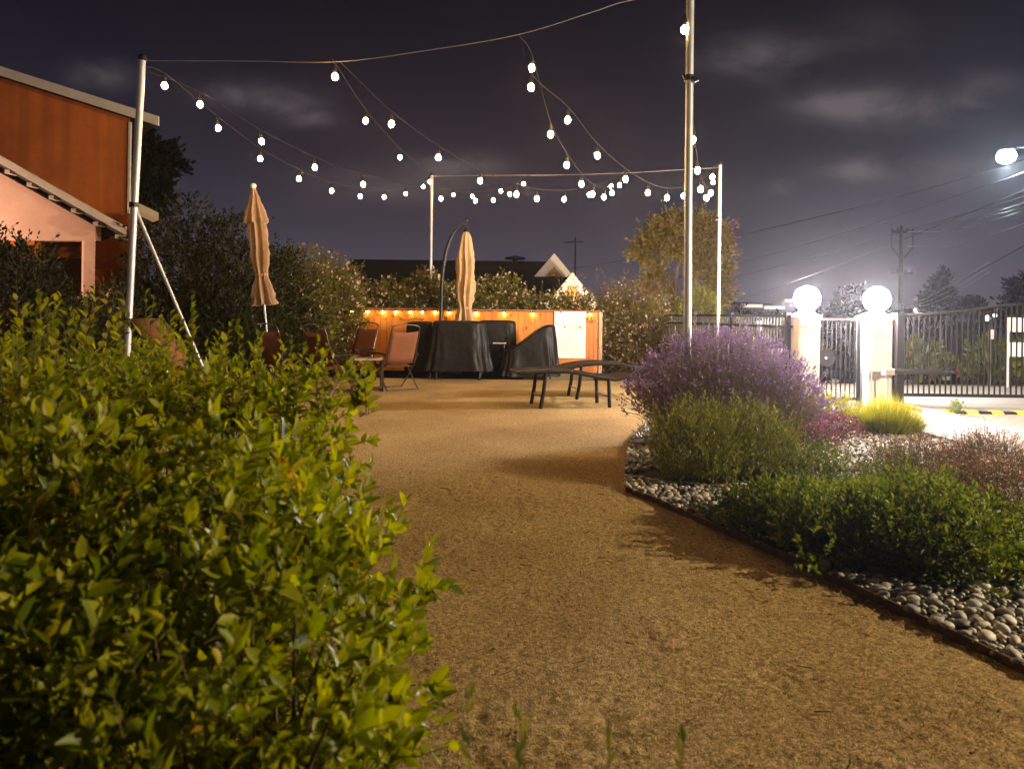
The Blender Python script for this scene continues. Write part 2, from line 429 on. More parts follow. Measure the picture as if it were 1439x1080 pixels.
# sheets laid on it (each with its own little thickness above the sheet below)
def sheet(name, poly, z, m, sub=0):
    mb = MB(); mb.prism([(x, y, z - .03) for x, y in poly], (0, 0, .03))
    return struct(mb.build(name, m))
edge_px = [(1560, 1015), (1439, 948), (1330, 893), (1240, 850), (1160, 812), (1080, 776), (1000, 742), (935, 712), (880, 690)]
edge = [tuple(G(*q)[:2]) for q in edge_px] + [(.98, 6.1), (1.12, 6.9), (1.35, 8.0), (1.75, 9.2), (2.3, 10.2), (3.2, 11.0)]
edge = [(2.2, .6)] + edge
bed_poly = edge + [(4.4, 11.1), (5.0, 10.4), (5.0, 5.0), (4.6, .6)]
sheet('garden_bed', bed_poly, .022, M_['soil'])
concrete = mat('concrete', (.27, .245, .235), .85, bump=.3, bscale=50, var=.2, vscale=3)
sheet('pavement', [(5.004, -2), (5.004, 10.4), (4.5, 11.05), (6.0, 11.05), (6.0, -2)], .05, concrete)
mb = MB(); mb.box((6.07, 4.2, .04), (.13, 12.4, .14))
struct(mb.build('kerb', mat('kerb_white', (.72, .70, .67), .8, var=.2, vscale=3, bump=.3, bscale=40), bevel=.015))
mb = MB(); mb.box((6.07, 10.8, .04), (.13, .78, .14))
struct(mb.build('kerb', mat('kerb_red', (.55, .09, .04), .7, var=.35, vscale=8), bevel=.015))
pavers = brick_mat('pavers', (.27, .20, .155), (.21, .155, .12), (.09, .07, .06), .22, .11)
sheet('driveway', [(6.14, -4), (6.14, 11.0), (14, 11.0), (14, -4)], .012, pavers)
apron = mat('apron_concrete', (.40, .39, .37), .85, bump=.2, bscale=40, var=.12, vscale=2)
sheet('driveway_apron', [(4.6, 11.12), (4.6, 15.1), (15, 15.1), (15, 11.12)], .012, apron)
mb = MB()
sy = [22.9, 30, 42]
for i in range(1): mb.prism([(-40, 23.2, -1.39), (90, 23.2, -1.39), (90, 40, -1.39), (-40, 40, -1.39)], (0, 0, .01))
struct(mb.build('street', mat('asphalt', (.05, .05, .052), .85, bump=.4, bscale=120, var=.3, vscale=3)))

# metal edging strip
mb = MB()
ep = [Vector((x, y, .02)) for x, y in edge]
for a, b in zip(ep[:-1], ep[1:]): mb.bar(a + Vector((0, 0, -.02)), b + Vector((0, 0, -.02)), .012, .085)
tag(mb.build('edging', mat('rusty_edging', (.17, .095, .06), .7, .3, var=.5, vscale=12)), 'rusty metal edging strip between the gravel path and the pebble bed', 'edging')

# yellow-black threshold strip on the driveway
t = thing('speed_bump', (6.2, 10.72, .012), 'low black rubber bump with yellow blocks across the driveway before the gate', 'speed bump')
mb = MB(); mb.prism([(0, -.10, 0), (0, -.05, .035), (0, .05, .035), (0, .10, 0)], (4.6, 0, 0)); mb.build('rubber_strip', M_['black_metal'], t)
ym = mat('yellow_paint', (.75, .48, .05), .6, var=.3, vscale=20)
for i in range(11):
    mb = MB(); x = .25 + .30*i*1.25
    mb.prism([(x, -.106, .0), (x, -.054, .039), (x, .054, .039), (x, .106, .0)], (.17, 0, 0)); mb.build('yellow_block', ym, t)

# ------------------------------------------------------------------ string-light poles
def pole(px, py, d, r, label, name='light_pole', gy=0., cap=True, base_px=None):
    top = P(px, py, d)
    if base_px is None: base = Vector((top.x, d, 0))
    else: base = Vector((ray(*base_px)[0]*d, d, 0))
    t = thing(name, base, label, 'pole', 'string light poles')
    l = top - base
    mb = MB(); mb.tube([(0, 0, -.3), l*.5, l], r, 14); mb.build('shaft', M_['pole'], t, smooth=True)
    mb = MB(); mb.lathe([(r*1.05, 0), (r*1.25, .005), (r*1.25, .05), (r*.7, .075)], l - Vector((0, 0, .03)), 14); mb.build('cap', M_['dark_metal'], t)
    mb = MB(); mb.lathe([(.16, 0), (.16, .012), (.05, .02), (.05, .08)], (0, 0, .0), 16); mb.build('base_plate', M_['pole'], t)
    return t, top
dL, dM, dB, dR = 8.8, 7.9, 18.75, 14.0
poleL, topL = pole(200, 82, dL, .042, 'galvanised steel pole with diagonal brace beside the orange house', base_px=(174, 480))
poleM, topM = pole(970, -12, dM, .043, 'thickest tall steel pole rising out of the lavender bush', base_px=(966, 480))
poleB, topB = pole(607, 245, dB, .040, 'white lit pole behind the flowering hedge and timber fence')
poleR, topR = pole(1012, 230, dR, .034, 'thin white pole in front of the iron fence beside the spreading tree')
# brace of the left pole (a part)
mb = MB(); a = P(188, 288, dL) - poleL.location; b = P(262, 462, dL + .25) - poleL.location
b2 = a + (b - a)*((a.z)/(a.z - b.z)); mb.tube([a, b2], .021, 10); mb.build('brace', M_['pole'], poleL, smooth=True)
mb = MB(); mb.tube([a - Vector((0, 0, .03)), a + Vector((0, 0, .03))], .055, 12); mb.build('clamp', M_['dark_metal'], poleL)
# cable clamp hardware on the main and far poles
q = P(968, 110, dM) - poleM.location
mb = MB(); mb.tube([q - Vector((.0, .0, .03)), q + Vector((0, 0, .03))], .055, 12); mb.tube([q + Vector((-.07, -.05, .02)), q + Vector((-.05, -.06, -.03))], .022, 8)
mb.tube([q + Vector((.03, -.05, -.0)), q + Vector((.06, -.05, -.05)), q + Vector((.09, -.05, -.03))], .018, 8); mb.build('clamp', M_['black_metal'], poleM)
q = P(1010, 307, dR) - poleR.location
mb = MB(); mb.tube([q - Vector((.06, .0, .03)), q + Vector((.02, 0, .02))], .03, 8); mb.build('clamp', M_['dark_metal'], poleR)

def smooth_path(pts, n=6):
    pts = [Vector(p) for p in pts]; pts = [pts[0]*2 - pts[1]] + pts + [pts[-1]*2 - pts[-2]]; out = []
    for i in range(1, len(pts) - 2):
        p0, p1, p2, p3 = pts[i-1:i+3]
        for k in range(n):
            t = k/n; out.append(.5*((2*p1) + (p2 - p0)*t + (2*p0 - 5*p1 + 4*p2 - p3)*t*t + (3*p1 - p0 - 3*p2 + p3)*t*t*t))
    out.append(pts[-2]); return out
def plane_depth(A, B, px, py):
    """depth where the pixel's ray meets the vertical plane through A and B"""
    kx = ray(px, py)[0]
    dx, dy = B.x - A.x, B.y - A.y; den = dx - kx*dy
    t = (kx*A.y - A.x)/den
    return A.y + min(1., max(0., t))*dy
# support cables
cab = mat('steel_cable', (.42, .41, .42), .4, .5)
def cable(name, pts, r, label, group=None, m=cab):
    mb = MB(); mb.tube(smooth_path(pts, 5), r, 5); return tag(mb.build(name, m), label, 'cable', group)
topMc = topM - Vector((0, 0, .03))
cA = [topL - Vector((0, 0, .03))] + [P(px, py, plane_depth(topL, topM, px, py)) for px, py in ((340, 86), (475, 87), (600, 71), (728, 49), (830, 18), (885, 1))] + [topMc]
cable('support_cable', cA, .0045, 'thin steel cable strung high from the braced pole to the tallest pole')
cB = [topB - Vector((0, 0, .05))] + [P(px, py, plane_depth(topB, topR, px, py)) for px, py in ((680, 246.5), (780, 246), (880, 243), (965, 238))] + [topR - Vector((0, 0, .08))]
cable('support_cable', cB, .006, 'thin steel cable strung level between the back pole and the thin right pole')

# bulbs: shared meshes
mb = MB(); mb.sphere((0, 0, -.050), .036, 14, 10, (1, 1, 1.25)); bulb_o = mb.build('bulb', M_['bulb'], smooth=True); bulb_me = bulb_o.data
bpy.data.objects.remove(bulb_o)
mb = MB(); mb.lathe([(.006, .075), (.018, .07), (.022, .05), (.024, .0), (.018, -.008)], (0, 0, 0), 10); mb.lathe([(.005, .07), (.005, .12)], (0, 0, 0), 6)
sock_o = mb.build('socket', M_['socket'], smooth=True); sock_me = sock_o.data; bpy.data.objects.remove(sock_o)
def strand(A, B, bulbs, label, start=None, end=None):
    t = thing('string_light', (0, 0, 0), label, 'string lights', 'strands of warm globe bulbs')
    A, B = Vector(A), Vector(B)
    pts = [A]
    t.location = A
    for px, py in bulbs:
        c = P(px, py, plane_depth(A, B, px, py))
        s = link('socket', sock_me, None, t); s.location = c + Vector((0, 0, .06)) - A
        s.rotation_euler = (random.uniform(-.12, .12), random.uniform(-.12, .12), 0)
        b = link('bulb', bulb_me, None, s)
        pts.append(c + Vector((0, 0, .175)))
    pts.append(B)
    mb = MB(); mb.tube([p - A for p in smooth_path(pts, 6)], .0038, 5); mb.build('cord', M_['cord'], t)
    return t
fc = lambda px, py: P(px, py, plane_depth(topL, topM, px, py))     # a point on the front cable
bc = lambda px, py: P(px, py, plane_depth(topB, topR, px, py))     # a point on the back cable
strand(topL - Vector((0, 0, .1)), topB - Vector((0, 0, .06)), [(231, 122), (306, 181), (365.5, 224), (420, 252), (466, 269), (506, 277), (540, 277.5), (570, 273), (595, 263)],
       'lowest drooping bulb strand from the braced pole to the pole behind the hedge')
strand(topL - Vector((0, 0, .14)), bc(745, 246), [(281, 148), (367, 200), (442, 236), (510, 260), (620, 280), (668, 283), (693, 282), (716, 273.5), (735.5, 259)],
       'long bulb strand from the braced pole sagging past the back pole')
strand(fc(470, 87.5), topB - Vector((0, 0, .04)), [(470.5, 109), (514, 171), (562, 222)], 'short three-bulb strand sloping straight down to the back pole')
strand(fc(478, 87), bc(885, 243), [(550, 175.5), (616, 222.5), (675, 255), (725.5, 274), (754, 280), (793, 281), (828, 274.5), (859, 262.5)],
       'wide bulb strand crossing the yard from front cable to back cable')
strand(fc(728, 49), bc(905, 242), [(747, 97), (773.5, 190), (796.5, 233), (817, 260), (833, 274), (849, 278), (860, 272), (871, 261)], 'steeply falling bulb strand bending at the middle of the yard')
strand(fc(731, 48), topR - Vector((0, 0, .1)), [(746, 124), (798, 170), (839.5, 220), (878.5, 253), (910.5, 272), (937, 279), (960.5, 276), (1002, 257)], 'bulb strand curving down to the thin right pole')
strand(topM - Vector((0, 0, .15)), topR - Vector((0, 0, .05)), [(962, 43), (974, 198), (980, 241), (985, 267), (992.5, 279), (998.5, 272), (1001, 250)], 'bulb strand bunched behind the tallest pole')
strand(topB - Vector((0, 0, .05)), bc(720, 246.5), [(603.5, 256), (637, 274.5), (664, 276.5), (704, 269)], 'short shallow bulb strand hanging right of the back pole')

# ------------------------------------------------------------------ timber fence
FY = 17.6
fl, fr = ray(489, 470)[0]*FY, ray(841, 470)[0]*FY
FH = P(660, 434, FY).z
t = thing('timber_fence', (fl, FY, 0), 'low orange cedar board fence lit by small downlights', 'fence')
mb = MB(); x = 0.; W = fr - fl; rr = random.Random(4)
while x < W - .08:
    w = rr.uniform(.125, .145); mb.box((x + w/2, rr.uniform(-.004, .004), (FH - .05)/2), (w - .006, .02, FH - .05 - rr.uniform(0, .01))); x += w
mb.build('board_panel', M_['cedar'], t)
mb = MB(); mb.box((W/2, -.03, FH - .02), (W + .06, .12, .035)); mb.build('top_rail', M_['cedar_dark'], t)
mb = MB(); mb.box((W/2, .045, .35), (W, .04, .09)); mb.build('rail', M_['cedar_dark'], t)
for x in (0., W*.33, W*.66):
    mb = MB(); mb.box((x, .07, FH/2), (.09, .09, FH)); mb.build('post', M_['cedar_dark'], t)
mb = MB(); mb.box((W + .045, -.02, FH/2 - .02), (.085, .085, FH - .03)); mb.build('post', mat('end_post', (.62, .38, .22), .6, var=.2, vscale=5), t)
for i, px in enumerate((495.5, 517, 539, 557, 577, 594, 612, 631, 669, 708, 748.5, 788, 829)):
    x = ray(px, 434)[0]*FY
    l = thing('fence_light', (x, FY - .03, FH - .0375), 'small warm downlight under the timber fence rail', 'light', 'downlights along the timber fence')
    mb = MB(); mb.lathe([(.03, -.004), (.034, -.03), (.038, -.045), (.02, -.03)], (0, -.035, 0), 12); mb.box((0, -.012, -.02), (.03, .03, .03)); mb.build('housing', M_['dark_metal'], l)
    mb = MB(); mb.sphere((0, -.036, -.052), .026, 10, 6); mb.build('lens', M_['fence_lamp'], l, smooth=True)
# notice board
nb = thing('notice_board', P(801, 470, FY - .07), 'large white printed notice with many lines hung on the timber fence', 'notice')
bw, bh = 43/1000*FY, 65/1000*FY
mb = MB(); mb.box((0, .012, 0), (bw + .02, .02, bh + .02)); mb.build('backing', M_['white'], nb)
mb = MB(); mb.box((0, -.001, 0), (bw, .004, bh)); mb.build('sheet', M_['paper'], nb)
mb = MB(); rr = random.Random(3)
rows = [(.44, .35, .9, 1.), (.40, .3, .88, 1.), (.345, .2, .85, 1.2)] + [(.28 - i*.03, .06, .92, .8) for i in range(6)] + [(.07 - i*.046, .06, rr.uniform(.45, .85), 1.) for i in range(10)]
for zf, a, b, th in rows:
    x = -bw/2 + bw*a
    while x < -bw/2 + bw*b:
        w = rr.uniform(.012, .05); mb.box((x + w/2, -.0045, zf*bh), (w, .002, .009*th)); x += w + .009
mb.build('lettering', M_['ink'], nb)

# ------------------------------------------------------------------ covered furniture
def cover(name, loc, w, dp, h, label, rz=0., flare=.12, folds=14, amp=.03, wedge=0., seed=1, z0=.06, cap=None, legs=True, tray=False):
    t = thing(name, loc, label, 'covered furniture', 'black covered grills and tables', rz)
    rr = np.random.default_rng(seed); n = 96; V = []; rings = []
    th = np.arange(n)/n*2*PI
    e = 4.5
    cs = np.sign(np.cos(th))*np.abs(np.cos(th))**(2/e); sn = np.sign(np.sin(th))*np.abs(np.sin(th))**(2/e)
    ph = rr.uniform(0, 6.28, 4)
    fold = 1 - 2*np.abs(np.sin(th*folds*.5 + ph[0] + .5*np.sin(th*2)))**.7 + .6*np.sin(th*(folds*1.7 // 1) + ph[1]) + .5*np.sin(th*(folds*.5 // 1) + ph[2])
    levels = [(1.0, .02), (1.0, .3), (1.0, .75), (.992, .93), (.965, 1.0), (.9, 1.004), (.8, 1.004), (.6, 1.0), (.4, 1.0), (.2, 1.0), (.08, 1.0), (.02, .999), (0, .955)]
    levels = [(0.002, 1.012), (.2, 1.01), (.45, 1.012), (.7, 1.008), (.88, 1.0), (.97, .985), (1.0, .955), (1.005, .9), (1.01, .8), (1.02, .65), (1.035, .5), (1.05, .35), (1.06, .2), (1.07, .08), (1.075, 0.)]
    out = []
    for s, zf in levels:
        drop = 1 - zf if s >= 1 else 0
        k = s*(1 + flare*drop**1.4) + amp*fold*drop**.8*(1. if s >= 1 else 0)
        x = cs*k*w/2; y = sn*k*dp/2
        z = z0 + (h - z0)*zf + (.012*np.sin(th*5 + ph[3])*drop if s >= 1 else 0)
        top = np.ones(n)
        if wedge:
            u = np.clip((x/w + .5), 0, 1); top = 1 - wedge*(1 - sstep(0, .92, u))
            z = z0 + (z - z0)*top
        cr = .012*(np.sin(th*23 + zf*9) + np.sin(th*9 - zf*14) + np.sin(th*5 + zf*21))*min(1, drop*4) if s >= 1 else 0*th
        out.append(np.stack([x*(1 + cr), y*(1 + cr), z + 0*x], 1))
    V = np.concatenate(out); m = len(levels); Q = []
    for i in range(m - 1):
        for k in range(n): Q.append((i*n + k, i*n + (k+1) % n, (i+1)*n + (k+1) % n, (i+1)*n + k))
    me = np_mesh('cover', V, np.array(Q), smooth=True); c = link('cover', me, M_['vinyl'], t)
    sd = c.modifiers.new('sub', 'SUBSURF'); sd.levels = sd.render_levels = 1
    if legs:
        for sx in (-1, 1):
            for s_y in (-1, 1):
                mb = MB(); mb.tube([(sx*w*.4, s_y*dp*.4, .0), (sx*w*.4, s_y*dp*.4, .3)], .022, 8); mb.build('leg', M_['black_metal'], t)
    return t
def gpt(px, d): return Vector((ray(px, 500)[0]*d, d, 0))
cover('covered_grill', gpt(591, 16.4), .62, .7, 1.22, 'black covered grill with rounded top behind the right-hand chair', seed=2, flare=.06, z0=.1)
cover('covered_grill', gpt(645, 15.6), 1.16, .75, 1.26, 'widest black draped cover with sagging side in the row by the fence', seed=5, flare=.20, amp=.055, folds=12, z0=.2)
cover('covered_grill', gpt(698, 16.7), .88, .6, 1.27, 'black covered grill with pale side shelf behind the widest cover', seed=8, flare=.03, z0=.1)
cover('covered_chair', gpt(744, 16.2), 1.15, .85, 1.2, 'black cover sloping up like a wedge in front of the white notice', seed=12, flare=.12, amp=.05, folds=12, wedge=.5, z0=.05)
t = thing('side_shelf', P(702, 482, 16.1), 'small pale metal grill shelf between two black covers', 'shelf')
mb = MB(); mb.box((0, 0, 0), (.30, .25, .025)); mb.build('shelf_top', M_['pole'], t, bevel=.006)
mb = MB(); mb.tube([(.1, 0, -.01), (.1, 0, -P(702, 482, 16.1).z)], .02, 8); mb.build('leg', M_['dark_metal'], t)

# ------------------------------------------------------------------ closed umbrellas
def folded_canopy(prof, folds, seed, amp):
    """prof: list of (z, radius, fold amplitude, hang) -> pleated closed canopy, hanging between ribs"""
    n = folds*10; V = []; rr = random.Random(seed); jit = [rr.uniform(.75, 1.25) for _ in range(folds)]; ph = rr.uniform(0, 6)
    for i, (z, r, am) in enumerate(prof):
        for k in range(n):
            a = 2*PI*k/n; f = k*folds/n; j = jit[int(f) % folds]
            rad = r*(1 + 1.5*am*j*(1 - 2*abs(math.sin(PI*f + .35*math.sin(i*.23 + ph)))**.8) + .10*am*math.cos(2*PI*f*3 + i*.12) + .04*math.sin(3*a + i*.2))
            aa = a + .16*math.sin(i*.21 + ph)
            V.append((rad*math.cos(aa), rad*math.sin(aa), z + .012*math.sin(2*PI*f)*(1 if am > .2 else 0)))
    m = len(prof); Q = [(i*n + k, i*n + (k+1) % n, (i+1)*n + (k+1) % n, (i+1)*n + k) for i in range(m - 1) for k in range(n)]
    return np_mesh('canopy', V, np.array(Q), smooth=True)
def interp_prof(keys, step=.05):
    out = []; zs = [k[0] for k in keys]
    z = zs[0]
    while z > zs[-1]:
        for a, b in zip(keys[:-1], keys[1:]):
            if a[0] >= z >= b[0]:
                t = (a[0] - z)/(a[0] - b[0]); out.append((z, a[1] + (b[1]-a[1])*t, a[2] + (b[2]-a[2])*t)); break
        z -= step
    out.append(keys[-1]); return out
d1 = 12.9
ub = P(383, 500, d1); ub.z = 0; ut = P(356, 263, d1)
um = thing('patio_umbrella', ub, 'closed tan patio umbrella tilted left with white ball finial', 'umbrella')
l = ut - ub; Lz = l.length; R = l.to_track_quat('Z', 'Y').to_matrix()
um.rotation_euler = R.to_euler()
s = d1/1000.
mb = MB(); mb.tube([(0, 0, 0), (0, 0, Lz)], .02, 10); mb.build('pole', M_['pole'], um, smooth=True)
mb = MB(); mb.sphere((0, 0, Lz + .02), .055, 12, 8); mb.build('finial', M_['white'], um, smooth=True)
tier = interp_prof([(Lz, .03, .05), (Lz - 10*s, .075, .15), (Lz - 30*s, .15, .2), (Lz - 46*s, .215, .22), (Lz - 51*s, .20, .3)], .03)
link('vent_tier', folded_canopy(tier, 8, 3, .2), M_['canvas'], um)
low = interp_prof([(Lz - 30*s, .11, .2), (Lz - 60*s, .15, .28), (Lz - 95*s, .155, .3), (Lz - 118*s, .12, .3), (Lz - 124*s, .105, .25), (Lz - 130*s, .125, .3), (Lz - 150*s, .17, .35), (Lz - 166*s, .19, .4)], .04)
link('canopy', folded_canopy(low, 8, 5, .3), M_['canvas'], um)
mb = MB(); mb.lathe([(.11, -.03), (.125, 0), (.11, .03)], (0, 0, Lz - 124*s), 16); mb.build('tie', M_['canvas'], um)
mb = MB(); z = Lz - 190*s; mb.box((0, -.03, z), (.06, .07, .12)); mb.tube([(.03, -.06, z), (.10, -.07, z - .02), (.10, -.07, z - .09)], .01, 6); mb.build('crank', M_['dark_metal'], um)
mb = MB(); mb.lathe([(.28, 0), (.28, .05), (.08, .08), (.05, .3)], (0, 0, 0), 20); mb.build('base', M_['dark_metal'], um)

for q in um.children:
    if q.name.split('.')[0] in ('vent_tier', 'canopy', 'tie'): q.scale = (.84, .84, 1)
d2 = 16.9; s = d2/1000.
cb = Vector((ray(619, 450)[0]*d2, d2, 0)); cn = thing('cantilever_umbrella', cb, 'closed pale canopy hanging from a dark curved cantilever arm', 'umbrella')
arm = [(0, 0, 0), (0, 0, 1.0)] + [tuple(P(px, py, d2) - cb) for px, py in ((620, 430), (621, 400), (623, 375), (628, 350), (636, 330), (646, 318), (656, 312))]
mb = MB(); mb.tube(smooth_path(arm[:5], 4), .045, 10); mb.build('mast', M_['black_metal'], cn, smooth=True)
mb = MB(); mb.tube(smooth_path(arm[4:], 5), [.05 - .018*i/20 for i in range(21)], 10); mb.build('arm', M_['black_metal'], cn, smooth=True)
mb = MB(); q = P(655, 312, d2) - cb; mb.box(q, (.13, .06, .05)); mb.sphere(q + Vector((.02, 0, .05)), .04, 8, 6); mb.tube([q, q + Vector((0, 0, -.2))], .02, 6); mb.build('hinge', M_['black_metal'], cn)
mb = MB(); q = P(619, 388, d2) - cb; mb.box(q + Vector((-.03, -.05, 0)), (.05, .06, .1)); mb.build('crank', M_['canvas_pale'], cn)
ct = P(655, 325, d2) - cb
tz = ct.z
keys = [(0, .05, .05), (-6*s, .10, .1), (-30*s, .165, .16), (-41*s, .18, .2), (-46*s, .165, .25), (-75*s, .18, .28), (-98*s, .155, .3), (-107*s, .115, .3), (-112*s, .13, .3), (-127*s, .19, .4)]
c = link('canopy', folded_canopy(interp_prof(keys, .04), 8, 9, .3), M_['canvas_pale'], cn); c.location = ct
mb = MB(); mb.lathe([(.125, -.03), (.135, 0), (.125, .03)], ct + Vector((0, 0, -108*s)), 16); mb.build('tie', M_['canvas_pale'], cn)
mb = MB(); mb.lathe([(.06, -.02), (.07, .0), (.05, .06), (.02, .09)], ct, 12); mb.build('hub', M_['black_metal'], cn)
mb = MB(); mb.box((0, 0, .03), (1.0, .08, .06)); mb.box((0, 0, .03), (.08, 1.0, .061)); mb.build('cross_base', M_['black_metal'], cn)

# ------------------------------------------------------------------ patio chairs
def make_chair(label):
    """folding sling chair, faces +Y; A-frame legs each side"""
    t = thing('patio_chair', (0, 0, 0), label, 'chair', 'rust sling patio chairs')
    w = .29; m = M_['bronze']
    bk = lambda z: -.20 - .24*(z - .45)/.75        # y of the back rail
    pts = [(-w, .27, .47), (-w, -.18, .44), (-w, bk(.75), .75), (-w, bk(1.08), 1.08), (-w*.9, bk(1.17), 1.17), (-w*.5, bk(1.2), 1.2), (0, bk(1.21), 1.21)]
    pts += [(-a, b, c) for a, b, c in pts[:-1][::-1]]
    mb = MB(); mb.tube(smooth_path(pts, 4), .0135, 8); mb.build('frame', m, t, smooth=True)
    # sling: seat and back as one fabric part each, slightly sagging
    def panel(path, name):
        V = []; n = 9
        for (y, z) in path:
            for k in range(n):
                u = -1 + 2*k/(n - 1); V.append((u*(w - .012), y, z - .02*(1 - u*u)))
        mm = len(path); Q = [(i*n + k, i*n + k + 1, (i+1)*n + k + 1, (i+1)*n + k) for i in range(mm - 1) for k in range(n - 1)]
        o = link(name, np_mesh(name, V, np.array(Q), smooth=True), M_['sling'], t)
        sd = o.modifiers.new('thick', 'SOLIDIFY'); sd.thickness = .006
    panel([(.26, .475), (.15, .455), (0, .44), (-.12, .44), (-.17, .445)], 'seat')
    panel([(bk(z), z) for z in (.5, .62, .75, .88, 1.0, 1.085)], 'backrest')
    for sx in (-1, 1):
        x = sx*(w + .03)
        mb = MB(); mb.tube([(x, .22, .66), (x, .10, .45), (x, -.33, .015)][::1], .0125, 8); mb.build('leg', m, t, smooth=True)
        mb = MB(); mb.tube([(x + .012*sx, -.26, .64), (x + .012*sx, -.05, .35), (x + .012*sx, .30, .015)], .0125, 8); mb.build('leg', m, t, smooth=True)
        mb = MB(); mb.tube(smooth_path([(x, .30, .655), (x, .1, .68), (x, -.15, .67), (x, -.3, .65)], 4), .019, 8); mb.build('armrest', M_['dark_metal'], t, smooth=True)
    for y in (-.33, .30):
        mb = MB(); mb.tube([(-(w + .03), y, .03), (w + .03, y, .03)], .011, 8); mb.build('stretcher', m, t)
    return t
def face(dx, dy): return math.atan2(dy, dx) - PI/2
ch = make_chair('rust sling chair nearest the black covers, turned away from the rest')
ch.location = gpt(554, 13.2); ch.rotation_euler = (0, 0, face(-.58, .72))
dup(ch, gpt(468, 12.4), face(.55, .75), 'rust sling chair just left of the small table, seen from behind')
dup(ch, gpt(401, 12.5), face(.5, .8), 'leftmost rust sling chair, below the tilted tan umbrella')
dup(ch, gpt(497, 14.8), face(-.55, -.85), 'farthest rust sling chair, backed against the timber fence')
# small table
t = thing('side_table', gpt(516, 13.0), 'small metal side table with sled legs among the rust chairs', 'table', rz=.25)
tm = mat('table_top', (.42, .38, .34), .35, .3, var=.2, vscale=5)
mb = MB(); mb.box((0, 0, .575), (.58, .5, .03)); mb.build('tabletop', tm, t, bevel=.006)
for sx in (-1, 1):
    mb = MB(); x = sx*.265
    for y in (-.22, .22): mb.box((x, y, .28), (.035, .035, .56))
    mb.box((x, 0, .0175), (.035, .405, .035)); mb.build('leg_frame', M_['bronze'], t)

# ------------------------------------------------------------------ loungers
def make_lounger(label, prof, fabric):
    t = thing('sun_lounger', (0, 0, 0), label, 'sun lounger', 'curved sling loungers')
    w = .30
    for sy_ in (-1, 1):
        mb = MB(); mb.tube(smooth_path([(x, sy_*w, z) for x, z in prof], 5), .030, 8); mb.build('side_rail', M_['dark_metal'], t, smooth=True)
    for x, z in (prof[0], prof[-1]):
        mb = MB(); mb.tube([(x, -w, z), (x, w, z)], .02, 8); mb.build('end_rail', M_['dark_metal'], t, smooth=True)
    path = smooth_path([(x, 0, z) for x, z in prof], 5); n = 7; V = []
    for p in path:
        for k in range(n):
            u = -1 + 2*k/(n-1); V.append((p.x, u*(w - .01), p.z + .004 - .02*(1 - u*u)))
    Q = [(i*n + k, i*n + k + 1, (i+1)*n + k + 1, (i+1)*n + k) for i in range(len(path)-1) for k in range(n-1)]
    o = link('sling', np_mesh('sling', V, np.array(Q), smooth=True), fabric, t); sd = o.modifiers.new('th', 'SOLIDIFY'); sd.thickness = .006
    def zat(x):
        for a, b in zip(path[:-1], path[1:]):
            if a.x <= x <= b.x: return a.z + (b.z - a.z)*(x - a.x)/max(1e-6, b.x - a.x)
        return path[-1].z
    for x, dx in ((.42, -.08), (1.42, .02)):
        for sy_ in (-1, 1):
            mb = MB(); mb.tube([(x, sy_*w, zat(x)), (x + dx*.4, sy_*w, .25), (x + dx, sy_*w, 0)], .030, 8); mb.build('leg', M_['dark_metal'], t, smooth=True)
        mb = MB(); mb.tube([(x + dx*.55, -w, .17), (x + dx*.55, w, .17)], .012, 6); mb.build('stretcher', M_['pole'], t)
    return t
dksling = mat('dark_sling', (.035, .017, .012), .7, bump=.2, bscale=200)
prof1 = [(0, .535), (.25, .545), (.5, .555), (.8, .55), (1.1, .50), (1.4, .45), (1.6, .44), (1.95, .56)]
prof2 = [(0, .47), (.25, .54), (.5, .585), (.8, .60), (1.1, .59), (1.4, .54), (1.7, .50), (2.0, .6)]
a = G(741, 574); L1 = make_lounger('dark curved sun lounger nearest the path, its foot end pointing left', prof1, dksling)
L1.location = (.05, 10.95, 0); L1.rotation_euler = (0, 0, math.radians(12))
L2 = make_lounger('dark curved sun lounger standing just behind the nearer one', prof2, dksling)
L2.location = (.72, 12.2, 0); L2.rotation_euler = (0, 0, math.radians(9))
# reclined chair hidden behind the front bush
L3 = thing('reclining_chair', gpt(238, 7.4), 'reclined rust sling chair mostly hidden behind the front bush', 'chair', rz=math.radians(-10))
a3 = [P(170, 448, 7.4) - L3.location, P(222, 505, 7.4) - L3.location, P(262, 556, 7.4) - L3.location, P(330, 565, 7.4) - L3.location]
for off in (0, .55):
    mb = MB(); mb.tube([p + Vector((0, off, 0)) for p in a3], .028, 8); mb.build('side_rail', M_['dark_metal'], L3, smooth=True)
V = []
for p in a3: V += [tuple(p + Vector((0, .02, 0))), tuple(p + Vector((0, .53, 0)))]
o = link('sling', np_mesh('sling', V, np.array([(0, 1, 3, 2), (2, 3, 5, 4), (4, 5, 7, 6)])), M_['sling'], L3); o.modifiers.new('th', 'SOLIDIFY').thickness = .006
for p in (a3[2], a3[3]):
    for off in (0, .55):
        mb = MB(); mb.tube([p + Vector((0, off, 0)), Vector((p.x, p.y + off, 0))], .02, 8); mb.build('leg', M_['dark_metal'], L3)
